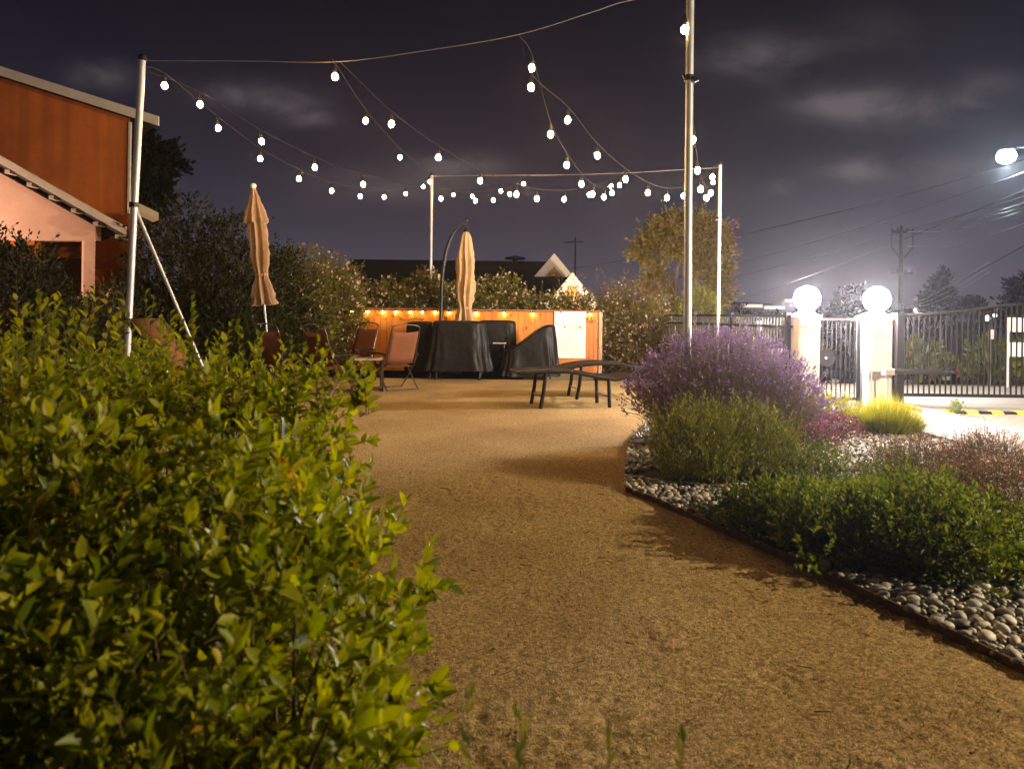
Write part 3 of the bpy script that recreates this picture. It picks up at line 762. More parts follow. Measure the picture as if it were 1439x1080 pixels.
# ------------------------------------------------------------------ gate pillars, gates and iron fence
GYD = 11.3
def X_at(px, d=GYD): return ray(px, 500)[0]*d
PT = 1.47
def pillar(pxa, pxb, label):
    xa, xb = X_at(pxa), X_at(pxb); w = xb - xa
    t = thing('gate_pillar', ((xa + xb)/2, GYD + w/2, 0), label, 'pillar', 'white gate pillars')
    mb = MB(); mb.box((0, 0, (PT - .06)/2), (w*.92, w*.92, PT - .06)); mb.build('shaft', M_['stucco'], t, bevel=.012)
    mb = MB(); h = w*.5
    mb.prism([(-h, -h, PT - .06), (h, -h, PT - .06), (h, h, PT - .06), (-h, h, PT - .06)], (0, 0, .035))
    k = h*.45; mb.add([(-h, -h, PT - .025), (h, -h, PT - .025), (h, h, PT - .025), (-h, h, PT - .025), (-k, -k, PT + .04), (k, -k, PT + .04), (k, k, PT + .04), (-k, k, PT + .04)],
                     [(0, 1, 5, 4), (1, 2, 6, 5), (2, 3, 7, 6), (3, 0, 4, 7), (4, 5, 6, 7)])
    mb.build('coping', M_['stucco'], t)
    # raised panel moulding on the face
    mb = MB(); q = w*.46 + .004; pw, z0, z1 = w*.3, .2, PT - .26
    for x in (-pw, pw): mb.box((x, -q, (z0 + z1)/2), (.012, .012, z1 - z0))
    for z in (z0, z1): mb.box((0, -q, z), (2*pw, .012, .012))
    mb.build('panel_moulding', M_['white'], t)
    return t, w
def globe(pl, w, pxc, pyc, label):
    c = P(pxc, pyc, GYD + w/2); base = Vector((pl.location.x, pl.location.y, PT + .04))
    base.y -= .07; t = thing('globe_lamp', base, label, 'lamp', 'globe lamps on the gate pillars')
    mb = MB(); mb.lathe([(.09, 0), (.09, .02), (.035, .04), (.035, max(.06, c.z - base.z - .17)), (.08, max(.08, c.z - base.z - .15))], (0, 0, 0), 16); mb.build('fitter', M_['dark_metal'], t)
    mb = MB(); mb.sphere((0, 0, c.z - base.z), .20, 24, 16); mb.build('globe', M_['globe'], t, smooth=True)
    return t
p1, w1 = pillar(1121, 1154, 'white stucco gate pillar with small grey sign plate')
p2, w2 = pillar(1219, 1257, 'white stucco gate pillar beside the wide driveway gate, without a sign')
globe(p1, w1, 1144, 420, 'glowing white globe lamp on the pillar with the sign plate')
globe(p2, w2, 1243, 421, 'glowing white globe lamp on the pillar next to the driveway gate')
sg = thing('sign_plate', (p1.location.x - .01, p1.location.y - w1*.46 - .008, PT - .145), 'small grey sign plate with two worn lines on the white pillar', 'sign')
mb = MB(); mb.box((0, 0, 0), (w1*.72, .012, .13)); mb.build('plate', mat('sign_grey', (.30, .29, .30), .6), sg)
mb = MB(); rr = random.Random(9); pm = M_['white']
for row, z in ((0, .028), (1, -.026)):
    x = -.105
    for k in range(5 if row == 0 else 8):
        w = .034 if row == 0 else .02; hh = .04 if row == 0 else .034
        for seg in range(3):
            a = Vector((x + rr.uniform(0, w), -.008, z + rr.choice((-hh/2, hh/2)))); b = Vector((x + rr.uniform(0, w), -.008, z + rr.choice((-hh/2, 0, hh/2))))
            if (b - a).length > .008: mb.bar(a, b, .004, .005)
        x += w + .008
mb.build('lettering', pm, sg)
# pedestrian gate
xa, xb = X_at(1154) + .02, X_at(1219) - .02; y = GYD + .2
iron = mat('iron_paint', (.013, .011, .011), .6, .0, spec=.2)
t = thing('pedestrian_gate', (xa, y, 0), 'narrow black iron walk gate between the two white pillars', 'gate')
zt = P(1185, 447, y).z; w = xb - xa
mb = MB(); 
for x in (.025, w - .025): mb.box((x, 0, zt/2 + .04), (.045, .045, zt - .08))
for z in (zt - .02, .12): mb.box((w/2, 0, z), (w - .096, .04, .04))
mb.build('frame', iron, t)
mb = MB(); n = 8
for i in range(n): mb.box((.05 + (w - .1)*(i + .5)/n, 0, (zt + .1)/2), (.016, .016, zt - .18))
mb.build('bar_panel', iron, t)
mb = MB(); mb.lathe([(.0, -.03), (.135, -.03), (.135, .03), (.0, .03)], (w*.19, -.03, P(1165, 503, y).z), 20, Matrix.Rotation(PI/2, 3, 'X')); mb.build('lock_shield', iron, t)
mb = MB(); mb.sphere((w*.16, -.08, P(1165, 503, y).z), .022, 10, 6); mb.build('handle', M_['pole'], t)
# driveway gate
xg = X_at(1257) + .03
t = thing('driveway_gate', (xg, GYD + .15, 0), 'wide black iron driveway gate with rising arched top', 'gate')
gw = 3.6
def gtop(x): return 1.49 + .20*float(sstep(.3, 2.4, x))
mb = MB(); mb.tube([(x, 0, gtop(x)) for x in np.linspace(0, gw, 30)], .026, 6); mb.box((gw/2, 0, .20), (gw, .045, .05)); mb.box((.03, 0, .8), (.05, .05, 1.3))
mb.build('frame', iron, t)
mb = MB(); n = 40
for i in range(n):
    x = .09 + (gw - .1)*i/n; mb.box((x, 0, (gtop(x) + .2)/2), (.019, .019, gtop(x) - .2))
mb.build('bar_panel', iron, t)
t = thing('gate_post', (xg + .035, GYD + .02, 0), 'thick black steel post at the hinge side of the driveway gate', 'post')
mb = MB(); mb.box((0, -.03, .74), (.12, .12, 1.48)); mb.build('shaft', iron, t, bevel=.008)
mb = MB(); mb.box((0, -.03, 1.495), (.15, .15, .03)); mb.build('cap', iron, t)
# gate operator arm
q = P(1248, 521, GYD - .18)
t = thing('gate_opener', q, 'black horizontal gate opener arm with grey motor box', 'gate opener')
mb = MB(); mb.box((0, 0, -.015), (.16, .12, .10)); mb.build('motor_box', mat('grey_box', (.42, .40, .39), .5), t, bevel=.01)
mb = MB(); mb.tube([(.08, 0, -.0), (.9, .06, -.01)], .045, 10); mb.tube([(.9, .06, -.01), (1.15, .2, -.03)], .018, 8); mb.build('arm', M_['black_metal'], t, smooth=True)
mb = MB(); mb.tube([(.0, 0, -.06), (0, .02, -q.z)], .012, 6); mb.build('conduit', M_['pole'], t)
# iron fence receding left of the pillars
a, b = Vector((p1.location.x - w1/2 - .02, GYD + .2, 0)), Vector((3.72, 18.1, 0))
t = thing('iron_fence', a, 'black iron picket fence running back from the signed pillar', 'fence')
v = b - a; n = 62; zt = 1.45
mb = MB()
for i in range(n):
    q = v*((i + .5)/n); mb.box((q.x, q.y, zt/2 + .05), (.017, .017, zt - .14))
mb.build('picket_panel', iron, t)
for z in (zt, zt - .18, .14):
    mb = MB(); mb.bar(Vector((0, 0, z)), v + Vector((0, 0, z)), .035, .04); mb.build('rail', iron, t)
for f in (.02, .34, .67, .99):
    mb = MB(); mb.box((v.x*f, v.y*f, zt/2 + .02), (.06, .06, zt + .06)); mb.build('post', iron, t)

# ------------------------------------------------------------------ street signs beyond the gate
def road_sign(px, ptop, pbot, d, bw, bh, label, tilt=0., n=1, gap=.1, off=0.):
    top = P(px, ptop, d); z0 = gz(d)
    t = thing('road_sign', (top.x, d, z0), label, 'sign')
    mb = MB(); mb.tube([(0, 0, 0), (math.sin(tilt)*(top.z - z0), 0, top.z - z0)], .028, 8); mb.build('post', M_['pole'], t)
    for i in range(n):
        mb = MB(); z = top.z - z0 - bh/2 - i*(bh + gap)
        mb.box((off + math.sin(tilt)*z, -.045, z), (bw, .012, bh), Matrix.Rotation(tilt, 3, 'Y')); mb.build('sign_face', M_['white'], t, bevel=.004)
    return t
road_sign(1078, 451, 0, 19., .17, .26, 'small white sign tilted on a leaning post behind the iron fence', tilt=-.12)
road_sign(1391, 463, 0, 16.5, .17, .22, 'small white sign on a thin post seen through the driveway gate', off=.03)
road_sign(1417, 446, 0, 15.0, .95, .30, 'two white panels stacked on a post behind the driveway gate', n=2, gap=.22, off=.46)
t = thing('utility_cabinet', (P(1099, 487, 21).x, 21, gz(21)), 'pale utility cabinet behind the iron fence near the leaning sign', 'cabinet')
mb = MB(); mb.box((0, 0, .85), (.6, .4, 1.7)); mb.build('body', M_['white'], t, bevel=.02)
mb = MB(); mb.box((0, -.205, .85), (.5, .012, 1.5)); mb.build('door', concrete, t)

# ------------------------------------------------------------------ parked cars
def loft(stations, n=20, e=3.2):
    """stations: (y, zlow, zhigh, halfwidth) -> closed superellipse body"""
    V = []
    for (y, zl, zh, hw) in stations:
        for k in range(n):
            a = 2*PI*k/n; c, s_ = math.cos(a), math.sin(a)
            V.append((math.copysign(abs(c)**(2/e), c)*hw, y, (zl + zh)/2 + math.copysign(abs(s_)**(2/e), s_)*(zh - zl)/2))
    m = len(stations); fs = [(i*n + k, i*n + (k+1) % n, (i+1)*n + (k+1) % n, (i+1)*n + k) for i in range(m-1) for k in range(n)]
    fs += [tuple(range(n)), tuple((m-1)*n + k for k in range(n))]
    mb = MB(); mb.add(V, fs); return mb
def car(loc, rz, label, paint, tall=1.7, hatch=False):
    t = thing('parked_car', loc, label, 'car', None, rz)       # front faces -Y
    k = tall/1.7
    loft([(-2.15, .42, .72, .68), (-2.08, .30, .86*k, .80), (-1.8, .26, .96*k, .88), (-1.0, .26, 1.06*k, .91), (0, .26, 1.08*k, .92), (1.3, .26, 1.1*k, .92), (2.0, .28, 1.06*k, .88), (2.2, .34, .95*k, .80)]).build('body', paint, t, smooth=True)
    gm = mat('car_glass', (.02, .022, .025), .05, spec=.8)
    loft([(-1.05, 1.0*k, 1.1*k, .74), (-.6, 1.0*k, 1.42*k, .72), (-.2, 1.0*k, 1.64*k, .68), (.4, 1.0*k, 1.69*k, .67), (1.3, 1.0*k, 1.66*k, .66), (1.8, 1.0*k, 1.5*k, .66), (2.08, 1.0*k, 1.12*k, .70)], 20, 4).build('window_band', gm, t, smooth=True)
    loft([(-.28, 1.58*k, 1.66*k, .66), (.4, 1.6*k, 1.71*k, .66), (1.3, 1.58*k, 1.68*k, .65), (1.7, 1.5*k, 1.60*k, .63)], 20, 4).build('roof', paint, t, smooth=True)
    for sx in (-1, 1):
        mb = MB(); mb.tube([(sx*.75, -1.02, 1.06*k), (sx*.71, -.55, 1.42*k), (sx*.67, -.2, 1.63*k)], .035, 6); mb.build('windshield_pillar', paint, t)
        mb = MB(); mb.sphere((sx*.98, -.75, 1.12*k), .1, 10, 6, (1, .6, .7)); mb.build('mirror', paint, t, smooth=True)
        mb = MB(); mb.sphere((sx*.62, -2.06, .76*k), .15, 12, 8, (1.2, .5, .6)); mb.build('headlight', mat('headlight', (.6, .6, .6), .1, .3), t, smooth=True)
        mb = MB(); mb.box((sx*.74, 2.14, .9*k), (.16, .14, .3)); mb.build('tail_light', mat('tail_light', (.5, .01, .01), .2, emit=(1, .02, .01), estr=.35), t, bevel=.02)
        for y in (-1.4, 1.35):
            mb = MB(); R = Matrix.Rotation(PI/2, 3, 'Y'); mb.lathe([(.2, -.11), (.31, -.11), (.34, -.06), (.34, .06), (.31, .11), (.2, .11)], (sx*.82, y, .34), 24, R); w = mb.build('wheel', M_['socket'], t, smooth=True)
            mb = MB(); mb.lathe([(.02, -.02), (.2, -.02), (.2, .02), (.02, .03)], (sx*.92, y, .34), 16, R); mb.build('rim', M_['pole'], w)
    mb = MB(); mb.box((0, -2.15, .56), (1.1, .05, .16)); mb.build('grille', M_['black_metal'], t, bevel=.01)
    mb = MB(); mb.lathe([(.05, -.008), (.075, -.008), (.075, .008), (.05, .008)], (0, -2.19, .68), 20, Matrix.Rotation(PI/2, 3, 'X')); mb.tube([(-.05, -2.19, .68), (0, -2.19, .66), (.05, -2.19, .68)], .01, 5); mb.build('emblem', M_['white'], t)
    mb = MB(); mb.box((0, 2.24, .62), (.5, .02, .14)); mb.build('licence_plate', M_['white'], t)
    return t
car((P(1178, 530, 24).x, 25.2, gz(26)), .05, 'dark grey car facing the walk gate between the white pillars', mat('car_grey', (.06, .06, .065), .25, .5, spec=.6), 1.75)
car((P(1322, 520, 27).x - .75, 29, gz(30)), PI + .45, 'black car with red tail lights parked beyond the driveway gate', mat('car_black', (.01, .01, .012), .2, .3, spec=.6), 1.45)

# ------------------------------------------------------------------ utility pole, wires, street light
dU = 48.
ub = P(1265, 440, dU); zt = P(1266, 317, dU).z
wood_dk = mat('creosote_wood', (.055, .042, .035), .85, var=.3, vscale=3)
t = thing('utility_pole', (ub.x, dU, gz(dU)), 'dark wooden utility pole with crossarms and V braces beyond the gate', 'utility pole')
zz = lambda py: P(1266, py, dU).z - gz(dU)
mb = MB(); mb.tube([(0, 0, 0), (0, 0, zz(317))], [.16, .11], 10); mb.build('shaft', wood_dk, t)
for py, hw in ((326, .75), (384, .72)):
    mb = MB(); mb.box((0, -.15, zz(py)), (hw*2, .12, .14)); mb.build('crossarm', wood_dk, t)
    for k in (-1, -.45, .45, 1):
        mb = MB(); mb.lathe([(.04, 0), (.06, .05), (.04, .12), (.06, .16), (.02, .2)], (k*hw*.93, -.15, zz(py) + .07), 8); mb.build('insulator', M_['socket'], t)
for sx in (-1, 1):
    mb = MB(); mb.tube([(sx*.72, -.15, zz(348)), (sx*.15, -.12, zz(362))], .045, 6); mb.tube([(sx*.72, -.15, zz(326)), (sx*.72, -.15, zz(348))], .03, 6); mb.build('brace', wood_dk, t)
dkw = mat('power_line', (.02, .02, .022), .6); ltw = mat('lamp_lit_line', (.5, .5, .52), .35, .4)  # ltw: paler wire copy, the lamp light on it put into the colour
def wire(pts, r, label, m): 
    mb = MB(); mb.tube(smooth_path([P(*q) for q in pts], 6), r, 5); tag(mb.build('power_line', m), label, 'power line', 'overhead lines')
for k, (a, b, lb) in enumerate((((1306, 323), (1445, 283), 'highest bright overhead wire right of the utility pole'), ((1300, 324), (1445, 289), 'second bright overhead wire right of the utility pole'),
                    ((1330, 325), (1445, 294), 'third bright overhead wire right of the utility pole'), ((1330, 346), (1445, 312), 'lowest faint bright wire right of the utility pole'))):
    a0 = (1275, 326 + (20 if k == 3 else 0), dU - .2)
    wire([a0, (a[0], a[1], 42), ((a[0]*.5 + b[0]*.5), (a[1] + b[1])/2 + 2, 33), (b[0], b[1], 22), (1620, b[1] - 62, 12)], .024 if k != 3 else .016, lb, ltw)
for pts, lb in (([(700, 392, 62), (790, 379, 56), (905, 361, 48), (1020, 335, 41), (1160, 302, 34), (1330, 258, 28), (1620, 165, 20)], 'topmost dark wire, passing from the roof antenna up over the tree'),
                ([(860, 412, 72), (1020, 374, 50), (1170, 332, 38), (1330, 280, 30), (1620, 178, 20)], 'second dark wire rising rightward just below the topmost one'),
                ([(860, 428, 72), (1020, 392, 52), (1140, 362, 42), (1330, 308, 31), (1620, 222, 20)], 'third dark wire rising rightward behind the spreading tree'),
                ([(980, 440, 78), (1100, 401, 54), (1190, 368, 43), (1330, 312, 31), (1620, 192, 20)], 'lowest dark wire, climbing steeply over the signed pillar'),
                ([(1620, 245, 18), (1439, 345, 26), (1376, 380, 34), (1330, 402, 45), (1276, 418, 60)], 'dark sagging wire left of the black tree at the frame edge')):
    wire(pts, .016, lb, dkw)
for k, (y0, y1, y2) in enumerate(((434, 426, 408), (431, 420, 401), (428, 414, 394))):
    wire([(1258, y0, 20), (1288, y0 - 3, 21), (1315, y1 - 2, 22), (1348, y2, 23), (1390, y2 - 26, 25)], .0055, ('lowest', 'middle', 'upper')[k] + ' warm lit wire beside the driveway gate lamp', ltw)
# street light
dS = 26.; sl = P(1414, 220, dS)
t = thing('street_light', (sl.x + 1.6, dS, gz(dS)), 'bright white street light on an arm high at the frame edge', 'street light')
hz = sl.z - gz(dS)
mb = MB(); mb.tube([(0, 0, 0), (0, 0, hz + .2)], [.11, .07], 12); mb.build('post', M_['pole'], t, smooth=True)
mb = MB(); mb.tube(smooth_path([(0, 0, hz + .1), (-.5, 0, hz + .35), (-1.2, 0, hz + .33)], 5), .04, 8); mb.build('arm', M_['pole'], t, smooth=True)
mb = MB(); mb.lathe([(.02, .26), (.24, .18), (.30, .12), (.30, .08)], (-1.6, 0, hz + .14), 18); mb.build('hood', M_['dark_metal'], t)
mb = MB(); mb.sphere((-1.6, 0, hz), .30, 20, 12, (1.1, 1, .9)); mb.build('lens', emis('street_lens', (.80, .95, 1.), 26.), t, smooth=True)

def point(name, loc, power, color, radius, parent=None):
    L = bpy.data.lights.new(name, 'POINT'); L.energy = power; L.color = color; L.shadow_soft_size = radius
    o = bpy.data.objects.new(name, L); COL.objects.link(o); o.location = loc
    if parent: o.parent = parent
    return o
point('street_light_source', (sl.x - .0, dS - .1, sl.z - .45), 1500, (.86, .95, 1.), .12)
# lamp post that throws the long leftward shadows over the path (stands outside the frame)
LP = Vector((10.6, 2.6, 0)); LZ = 4.2
t = thing('street_lamp', LP, 'driveway lamp post with round lantern outside the frame', 'street lamp')
mb = MB(); mb.tube([(0, 0, 0), (0, 0, LZ - .2)], [.07, .05], 12); mb.build('post', M_['dark_metal'], t)
mb = MB(); mb.lathe([(.05, 0), (.2, .1), (.2, .16), (.05, .2)], (0, 0, LZ + .2), 16); mb.build('hood', M_['dark_metal'], t)
mb = MB(); mb.sphere((0, 0, LZ), .16, 16, 10); mb.build('globe', emis('lamp_globe', (1., .86, .66), 200.), t, smooth=True)
point('street_lamp_source', LP + Vector((-.28, .05, LZ)), 6000, (1., .79, .46), .09)

# ------------------------------------------------------------------ orange house at the left
hy1, hy2 = 14.0, 17.0
stucco_o = mat('orange_stucco', (.62, .165, .03), .9, bump=.3, bscale=25, var=.35, vscale=.8, col2=(.46, .115, .02))
stucco_p = mat('pale_stucco', (.70, .45, .34), .9, bump=.3, bscale=30, var=.15, vscale=1.2)
trim = mat('cream_trim', (.62, .55, .46), .6, var=.15, vscale=3, bump=.1)
hb = Vector((ray(60, 440)[0]*hy1, hy1, 0))
hs = thing('orange_house', hb, 'orange stucco house with cream roof trim and pale porch gable', 'house')
def W2(px, py, d): return P(px, py, d) - hb
nt = stucco_o.node_tree; bs = nt.nodes['Principled BSDF']; tc_ = nt.nodes.new('ShaderNodeTexCoord'); sx_ = nt.nodes.new('ShaderNodeSeparateXYZ'); nt.links.new(tc_.outputs['Object'], sx_.inputs[0])
fm = nt.nodes.new('ShaderNodeMath'); fm.operation = 'MULTIPLY'; fm.inputs[1].default_value = 5.2; nt.links.new(sx_.outputs['Z'], fm.inputs[0])
ff = nt.nodes.new('ShaderNodeMath'); ff.operation = 'FRACT'; nt.links.new(fm.outputs[0], ff.inputs[0])
sb = nt.nodes.new('ShaderNodeBump'); sb.inputs['Strength'].default_value = .55; sb.inputs['Distance'].default_value = .03; sb.invert = True
nt.links.new(ff.outputs[0], sb.inputs['Height']); old = bs.inputs['Normal'].links[0].from_socket; nt.links.new(old, sb.inputs['Normal']); nt.links.new(sb.outputs[0], bs.inputs['Normal'])
# rain streaks: noise stretched along Z
st_m = nt.nodes.new('ShaderNodeMapping'); st_m.inputs['Scale'].default_value = (2.2, 2.2, .12); nt.links.new(tc_.outputs['Object'], st_m.inputs[0])
st_n = nt.nodes.new('ShaderNodeTexNoise'); st_n.inputs['Scale'].default_value = 1.4; st_n.inputs['Detail'].default_value = 6; nt.links.new(st_m.outputs[0], st_n.inputs['Vector'])
st_r = nt.nodes.new('ShaderNodeMapRange'); st_r.inputs[1].default_value = .35; st_r.inputs[2].default_value = .6; st_r.inputs[3].default_value = .78; st_r.inputs[4].default_value = 1.05; nt.links.new(st_n.outputs['Fac'], st_r.inputs[0])
st_h = nt.nodes.new('ShaderNodeHueSaturation'); nt.links.new(st_r.outputs[0], st_h.inputs['Value']); nt.links.new(bs.inputs['Base Color'].links[0].from_socket, st_h.inputs['Color']); nt.links.new(st_h.outputs[0], bs.inputs['Base Color'])
# upper wall
c0 = W2(182, 165, hy2); 
mb = MB(); mb.prism([W2(-260, 20, hy2), W2(183, 163, hy2), Vector((c0.x, c0.y, -hb.z)), Vector((W2(-260, 20, hy2).x, hy2 - hy1, 0))], (-4.2, 5, 0)); mb.build('upper_wall', stucco_o, hs)
def rake(pa, pb, d, th, dep, name, over=.35, m=trim):
    a, b = W2(*pa, d), W2(*pb, d); up = Vector((0, 0, th))
    mb = MB(); mb.prism([a, b, b + up, a + up], (0, dep, 0)); o = mb.build(name, m, hs); return a, b
rake((-260, 24), (222, 176.5), hy2 - .35, 13/1000*hy2, .06, 'rake_board')
a, b = W2(-260, 24, hy2 - .31), W2(221, 176.2, hy2 - .31)
mb = MB(); mb.prism([a + Vector((0, .03, .06)), b + Vector((0, .03, .06)), b + Vector((0, .03, .16)), a + Vector((0, .03, .16))], (-4.4, 5.2, 0)); mb.build('roof', mat('roof_shingle', (.05, .04, .035), .9, bump=.5, bscale=30), hs)
mb = MB(); mb.bar(W2(183, 172, hy2 - .02), W2(181, 300, hy2 - .02), .06, .05); mb.build('corner_board', trim, hs)
# lower gable: rake, header, column, recess
rake((-260, 82), (176, 330), hy1 - .35, 11/1000*hy1, .06, 'rake_board')
a, b = W2(-260, 82, hy1 - .29), W2(175, 329.5, hy1 - .29)
mb = MB(); mb.prism([a + Vector((0, .03, .03)), b + Vector((0, .03, .03)), b + Vector((0, .03, .12)), a + Vector((0, .03, .12))], (-2.4, 2.8, 0)); mb.build('roof', bpy.data.materials['roof_shingle'], hs)
for i in range(6):
    px = 10 + i*31; py = 222 + (px)*.589 + 13
    mb = MB(); q = W2(px, py, hy1 - .2); mb.box(q + Vector((0, .15, -.0)), (.1, .3, .07)); mb.build('rafter_tail', trim, hs)
mb = MB(); mb.prism([W2(-260, 97, hy1), W2(134, 318, hy1), W2(134, 338, hy1), W2(-260, 338, hy1)], (0, .2, 0)); mb.build('gable_wall', stucco_p, hs)
mb = MB(); q0, q1 = W2(118, 338, hy1), W2(134, 338, hy1); mb.prism([q0, q1, Vector((q1.x, q1.y, 0)), Vector((q0.x, q0.y, 0))], (-.16, .2, 0)); mb.build('column', stucco_p, hs)
q0, q1 = W2(-260, 338, hy1), W2(48, 338, hy1); mb = MB(); mb.prism([q0, q1, Vector((q1.x, q1.y, 0)), Vector((q0.x, q0.y, 0))], (0, .2, 0)); mb.build('front_wall', stucco_o, hs)
q0, q1 = W2(-60, 300, hy1 + 1.6), W2(182, 300, hy1 + 1.6); mb = MB(); mb.prism([q0, q1, Vector((q1.x, q1.y, 0)), Vector((q0.x, q0.y, 0))], (0, .1, 0)); mb.build('porch_back_wall', stucco_o, hs)
mb = MB(); q = W2(66, 372, hy1 + 1.5); mb.box(q + Vector((.55, 0, -.9)), (.95, .06, 2.1)); mb.build('door', mat('door_brown', (.16, .06, .03), .5, var=.3, vscale=6), hs)
# low eave piece right of the corner
a, b = W2(186, 281, 12.6), W2(223, 299, 12.6)
mb = MB(); mb.prism([a, b, b + Vector((0, 0, -.13)), a + Vector((0, 0, -.13))], (-.25, .3, 0)); mb.build('side_eave', trim, hs)
# porch lantern outside the frame, on the house front
lw = P(-330, 385, hy1 - 1.9)
t = thing('wall_lantern', lw, 'wall lantern lighting the house front outside the frame', 'lantern')
mb = MB(); mb.box((0, 0, .16), (.2, .2, .04)); mb.box((0, 0, -.16), (.16, .16, .03)); mb.bar((0, 0, .16), (0, .8, .2), .03, .03); mb.build('bracket', M_['black_metal'], t)
mb = MB(); mb.sphere((0, 0, 0), .07, 12, 8); mb.build('bulb', emis('lantern', (1., .55, .25), 150.), t, smooth=True)
point('lantern_source', lw + Vector((.12, .15, 0)), 1050, (1., .64, .46), .06)

# ------------------------------------------------------------------ dark-roofed house behind the hedge
dh = 29.; zb = gz(dh)
hb2 = Vector((P(640, 440, dh).x, dh, zb)); h2 = thing('gabled_house', hb2, 'dark roofed house with two white gables behind the flowering hedge', 'house')
Q2 = lambda px, py, d=dh: P(px, py, d) - hb2
shing = mat('dark_shingle', (.028, .025, .024), .9, bump=.5, bscale=20, var=.3, vscale=5)
gabl = mat('gable_fill', (.55, .34, .10), .8, var=.15, vscale=3); wht = mat('gable_trim', (.75, .68, .58), .6)
def roofed(pl, apex, eave, d, depth, half):
    """ridge from pl to apex along X plus a gable facing the camera at the right end"""
    z = Q2(*apex, d).z; xl, xr = Q2(pl, apex[1], d).x, Q2(*apex, d).x; ze = Q2(apex[0], eave, d).z; y = d - dh
    mb = MB(); dz = z - ze
    mb.prism([(xl, y - 1.2 + .02, ze), (xl, y + depth/2, z), (xl, y + depth + 1.2, ze), (xl, y + depth, ze - .2), (xl, y - 1.0, ze - .2)], (xr - xl, 0, 0)); mb.build('roof', shing, h2)
    mb = MB(); mb.prism([(xr - half, y - 1.3, ze), (xr, y - 1.3, z + .02), (xr + half, y - 1.3, ze)], (0, depth*.9, 0)); mb.build('gable_roof', shing, h2)
    t_ = half*.34
    for sx in (-1, 1):
        mb = MB(); mb.prism([(xr + sx*half*1.04, y - 1.42, ze - .03), (xr, y - 1.42, z + .03), (xr, y - 1.42, z + .03 - dz*.34), (xr + sx*(half*1.04 - half*.36), y - 1.42, ze - .03)], (0, .1, 0)); mb.build('rake_board', wht, h2)
    mb = MB(); mb.prism([(xr - half*.95, y - 1.36, ze), (xr, y - 1.36, z - .05), (xr + half*.95, y - 1.36, ze)], (0, .05, 0)); mb.build('gable', gabl, h2)
    mb = MB(); mb.box((xr, y + depth*.3, (ze)/2), (half*1.8, depth, ze)); mb.build('wall', mat('house_wall', (.5, .42, .3), .8), h2)
roofed(474, (776, 361), 412, dh, 5., 1.25)
roofed(742, (800, 387), 434, dh - 2.6, 2., 1.0)
mb = MB(); q = Q2(724, 361); mb.lathe([(.12, -.3), (.12, .05), (.45, .06), (.45, .12), (.1, .2)], q + Vector((0, 2.2, .02)), 14); mb.build('roof_vent', M_['socket'], h2)
# antenna
q = P(808, 392, 30); t = thing('roof_antenna', (q.x, 30, gz(30)), 'thin rooftop television antenna beside the white gables', 'antenna')
zq = lambda py: P(808, py, 30).z - gz(30)
mb = MB(); mb.tube([(0, 0, 0), (0, 0, zq(333))], .035, 6); mb.build('mast', M_['dark_metal'], t)
mb = MB(); mb.tube([(-.5, 0, zq(341)), (.35, .2, zq(339))], .024, 5)
for i in range(6): x = -.45 + i*.15; mb.tube([(x, -.3 + .03*i, zq(341) + .01*i), (x + .05, .35, zq(340) + .01*i)], .016, 4)
mb.build('aerial', M_['dark_metal'], t)
# its porch lamp, hidden low behind the hedge
pl_ = P(852, 436, 23.5); t = thing('porch_lamp', pl_, 'porch lamp low in front of the white gables hidden by the hedge', 'lamp')
mb = MB(); mb.tube([(0, 0, gz(23.5) - pl_.z), (0, 0, 0)], .03, 6); mb.build('post', M_['dark_metal'], t)
mb = MB(); mb.sphere((0, 0, .06), .06, 10, 6); mb.build('bulb', emis('porch_bulb', (1., .7, .4), 60.), t)
point('porch_source', pl_ + Vector((0, -.15, .25)), 520, (1., .74, .46), .1)

# ------------------------------------------------------------------ vegetation materials
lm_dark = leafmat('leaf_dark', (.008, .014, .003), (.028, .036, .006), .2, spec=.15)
lm_hedge = leafmat('leaf_hedge', (.07, .09, .012), (.22, .20, .035), .4)
lm_lime = leafmat('leaf_lime', (.16, .19, .018), (.36, .33, .035), .45)
lm_green = leafmat('leaf_green', (.05, .085, .010), (.17, .20, .026), .42)
lm_rose = leafmat('leaf_rosemary', (.09, .13, .018), (.34, .33, .045), .4)
lm_lav = leafmat('leaf_lavender', (.10, .085, .06), (.22, .18, .12), .25)
fl_lav = leafmat('lavender_flower', (.12, .085, .21), (.34, .22, .46), .3)
fl_vine = leafmat('vine_flower', (.55, .36, .32), (.85, .72, .64), .4)
fl_pink = leafmat('rose_flower', (.30, .10, .10), (.50, .26, .22), .35)
fl_mag = leafmat('magenta_flower', (.12, .02, .08), (.24, .05, .16), .3)
fl_white = leafmat('white_flower', (.45, .42, .38), (.65, .62, .55), .3)
lm_brown = leafmat('leaf_reddish', (.07, .055, .025), (.17, .11, .06), .35)
lm_tree = leafmat('leaf_tree', (.10, .095, .012), (.32, .22, .035), .45)
lm_rust = leafmat('leaf_rust', (.16, .06, .015), (.26, .10, .02), .35)
lm_far = leafmat('leaf_far', (.006, .007, .006), (.014, .015, .011), .0, spec=.02)
bark = mat('bark', (.16, .11, .075), .9, var=.45, vscale=6, bump=.6, bscale=18)
SM, SG = M_['stem'], M_['stem_green']

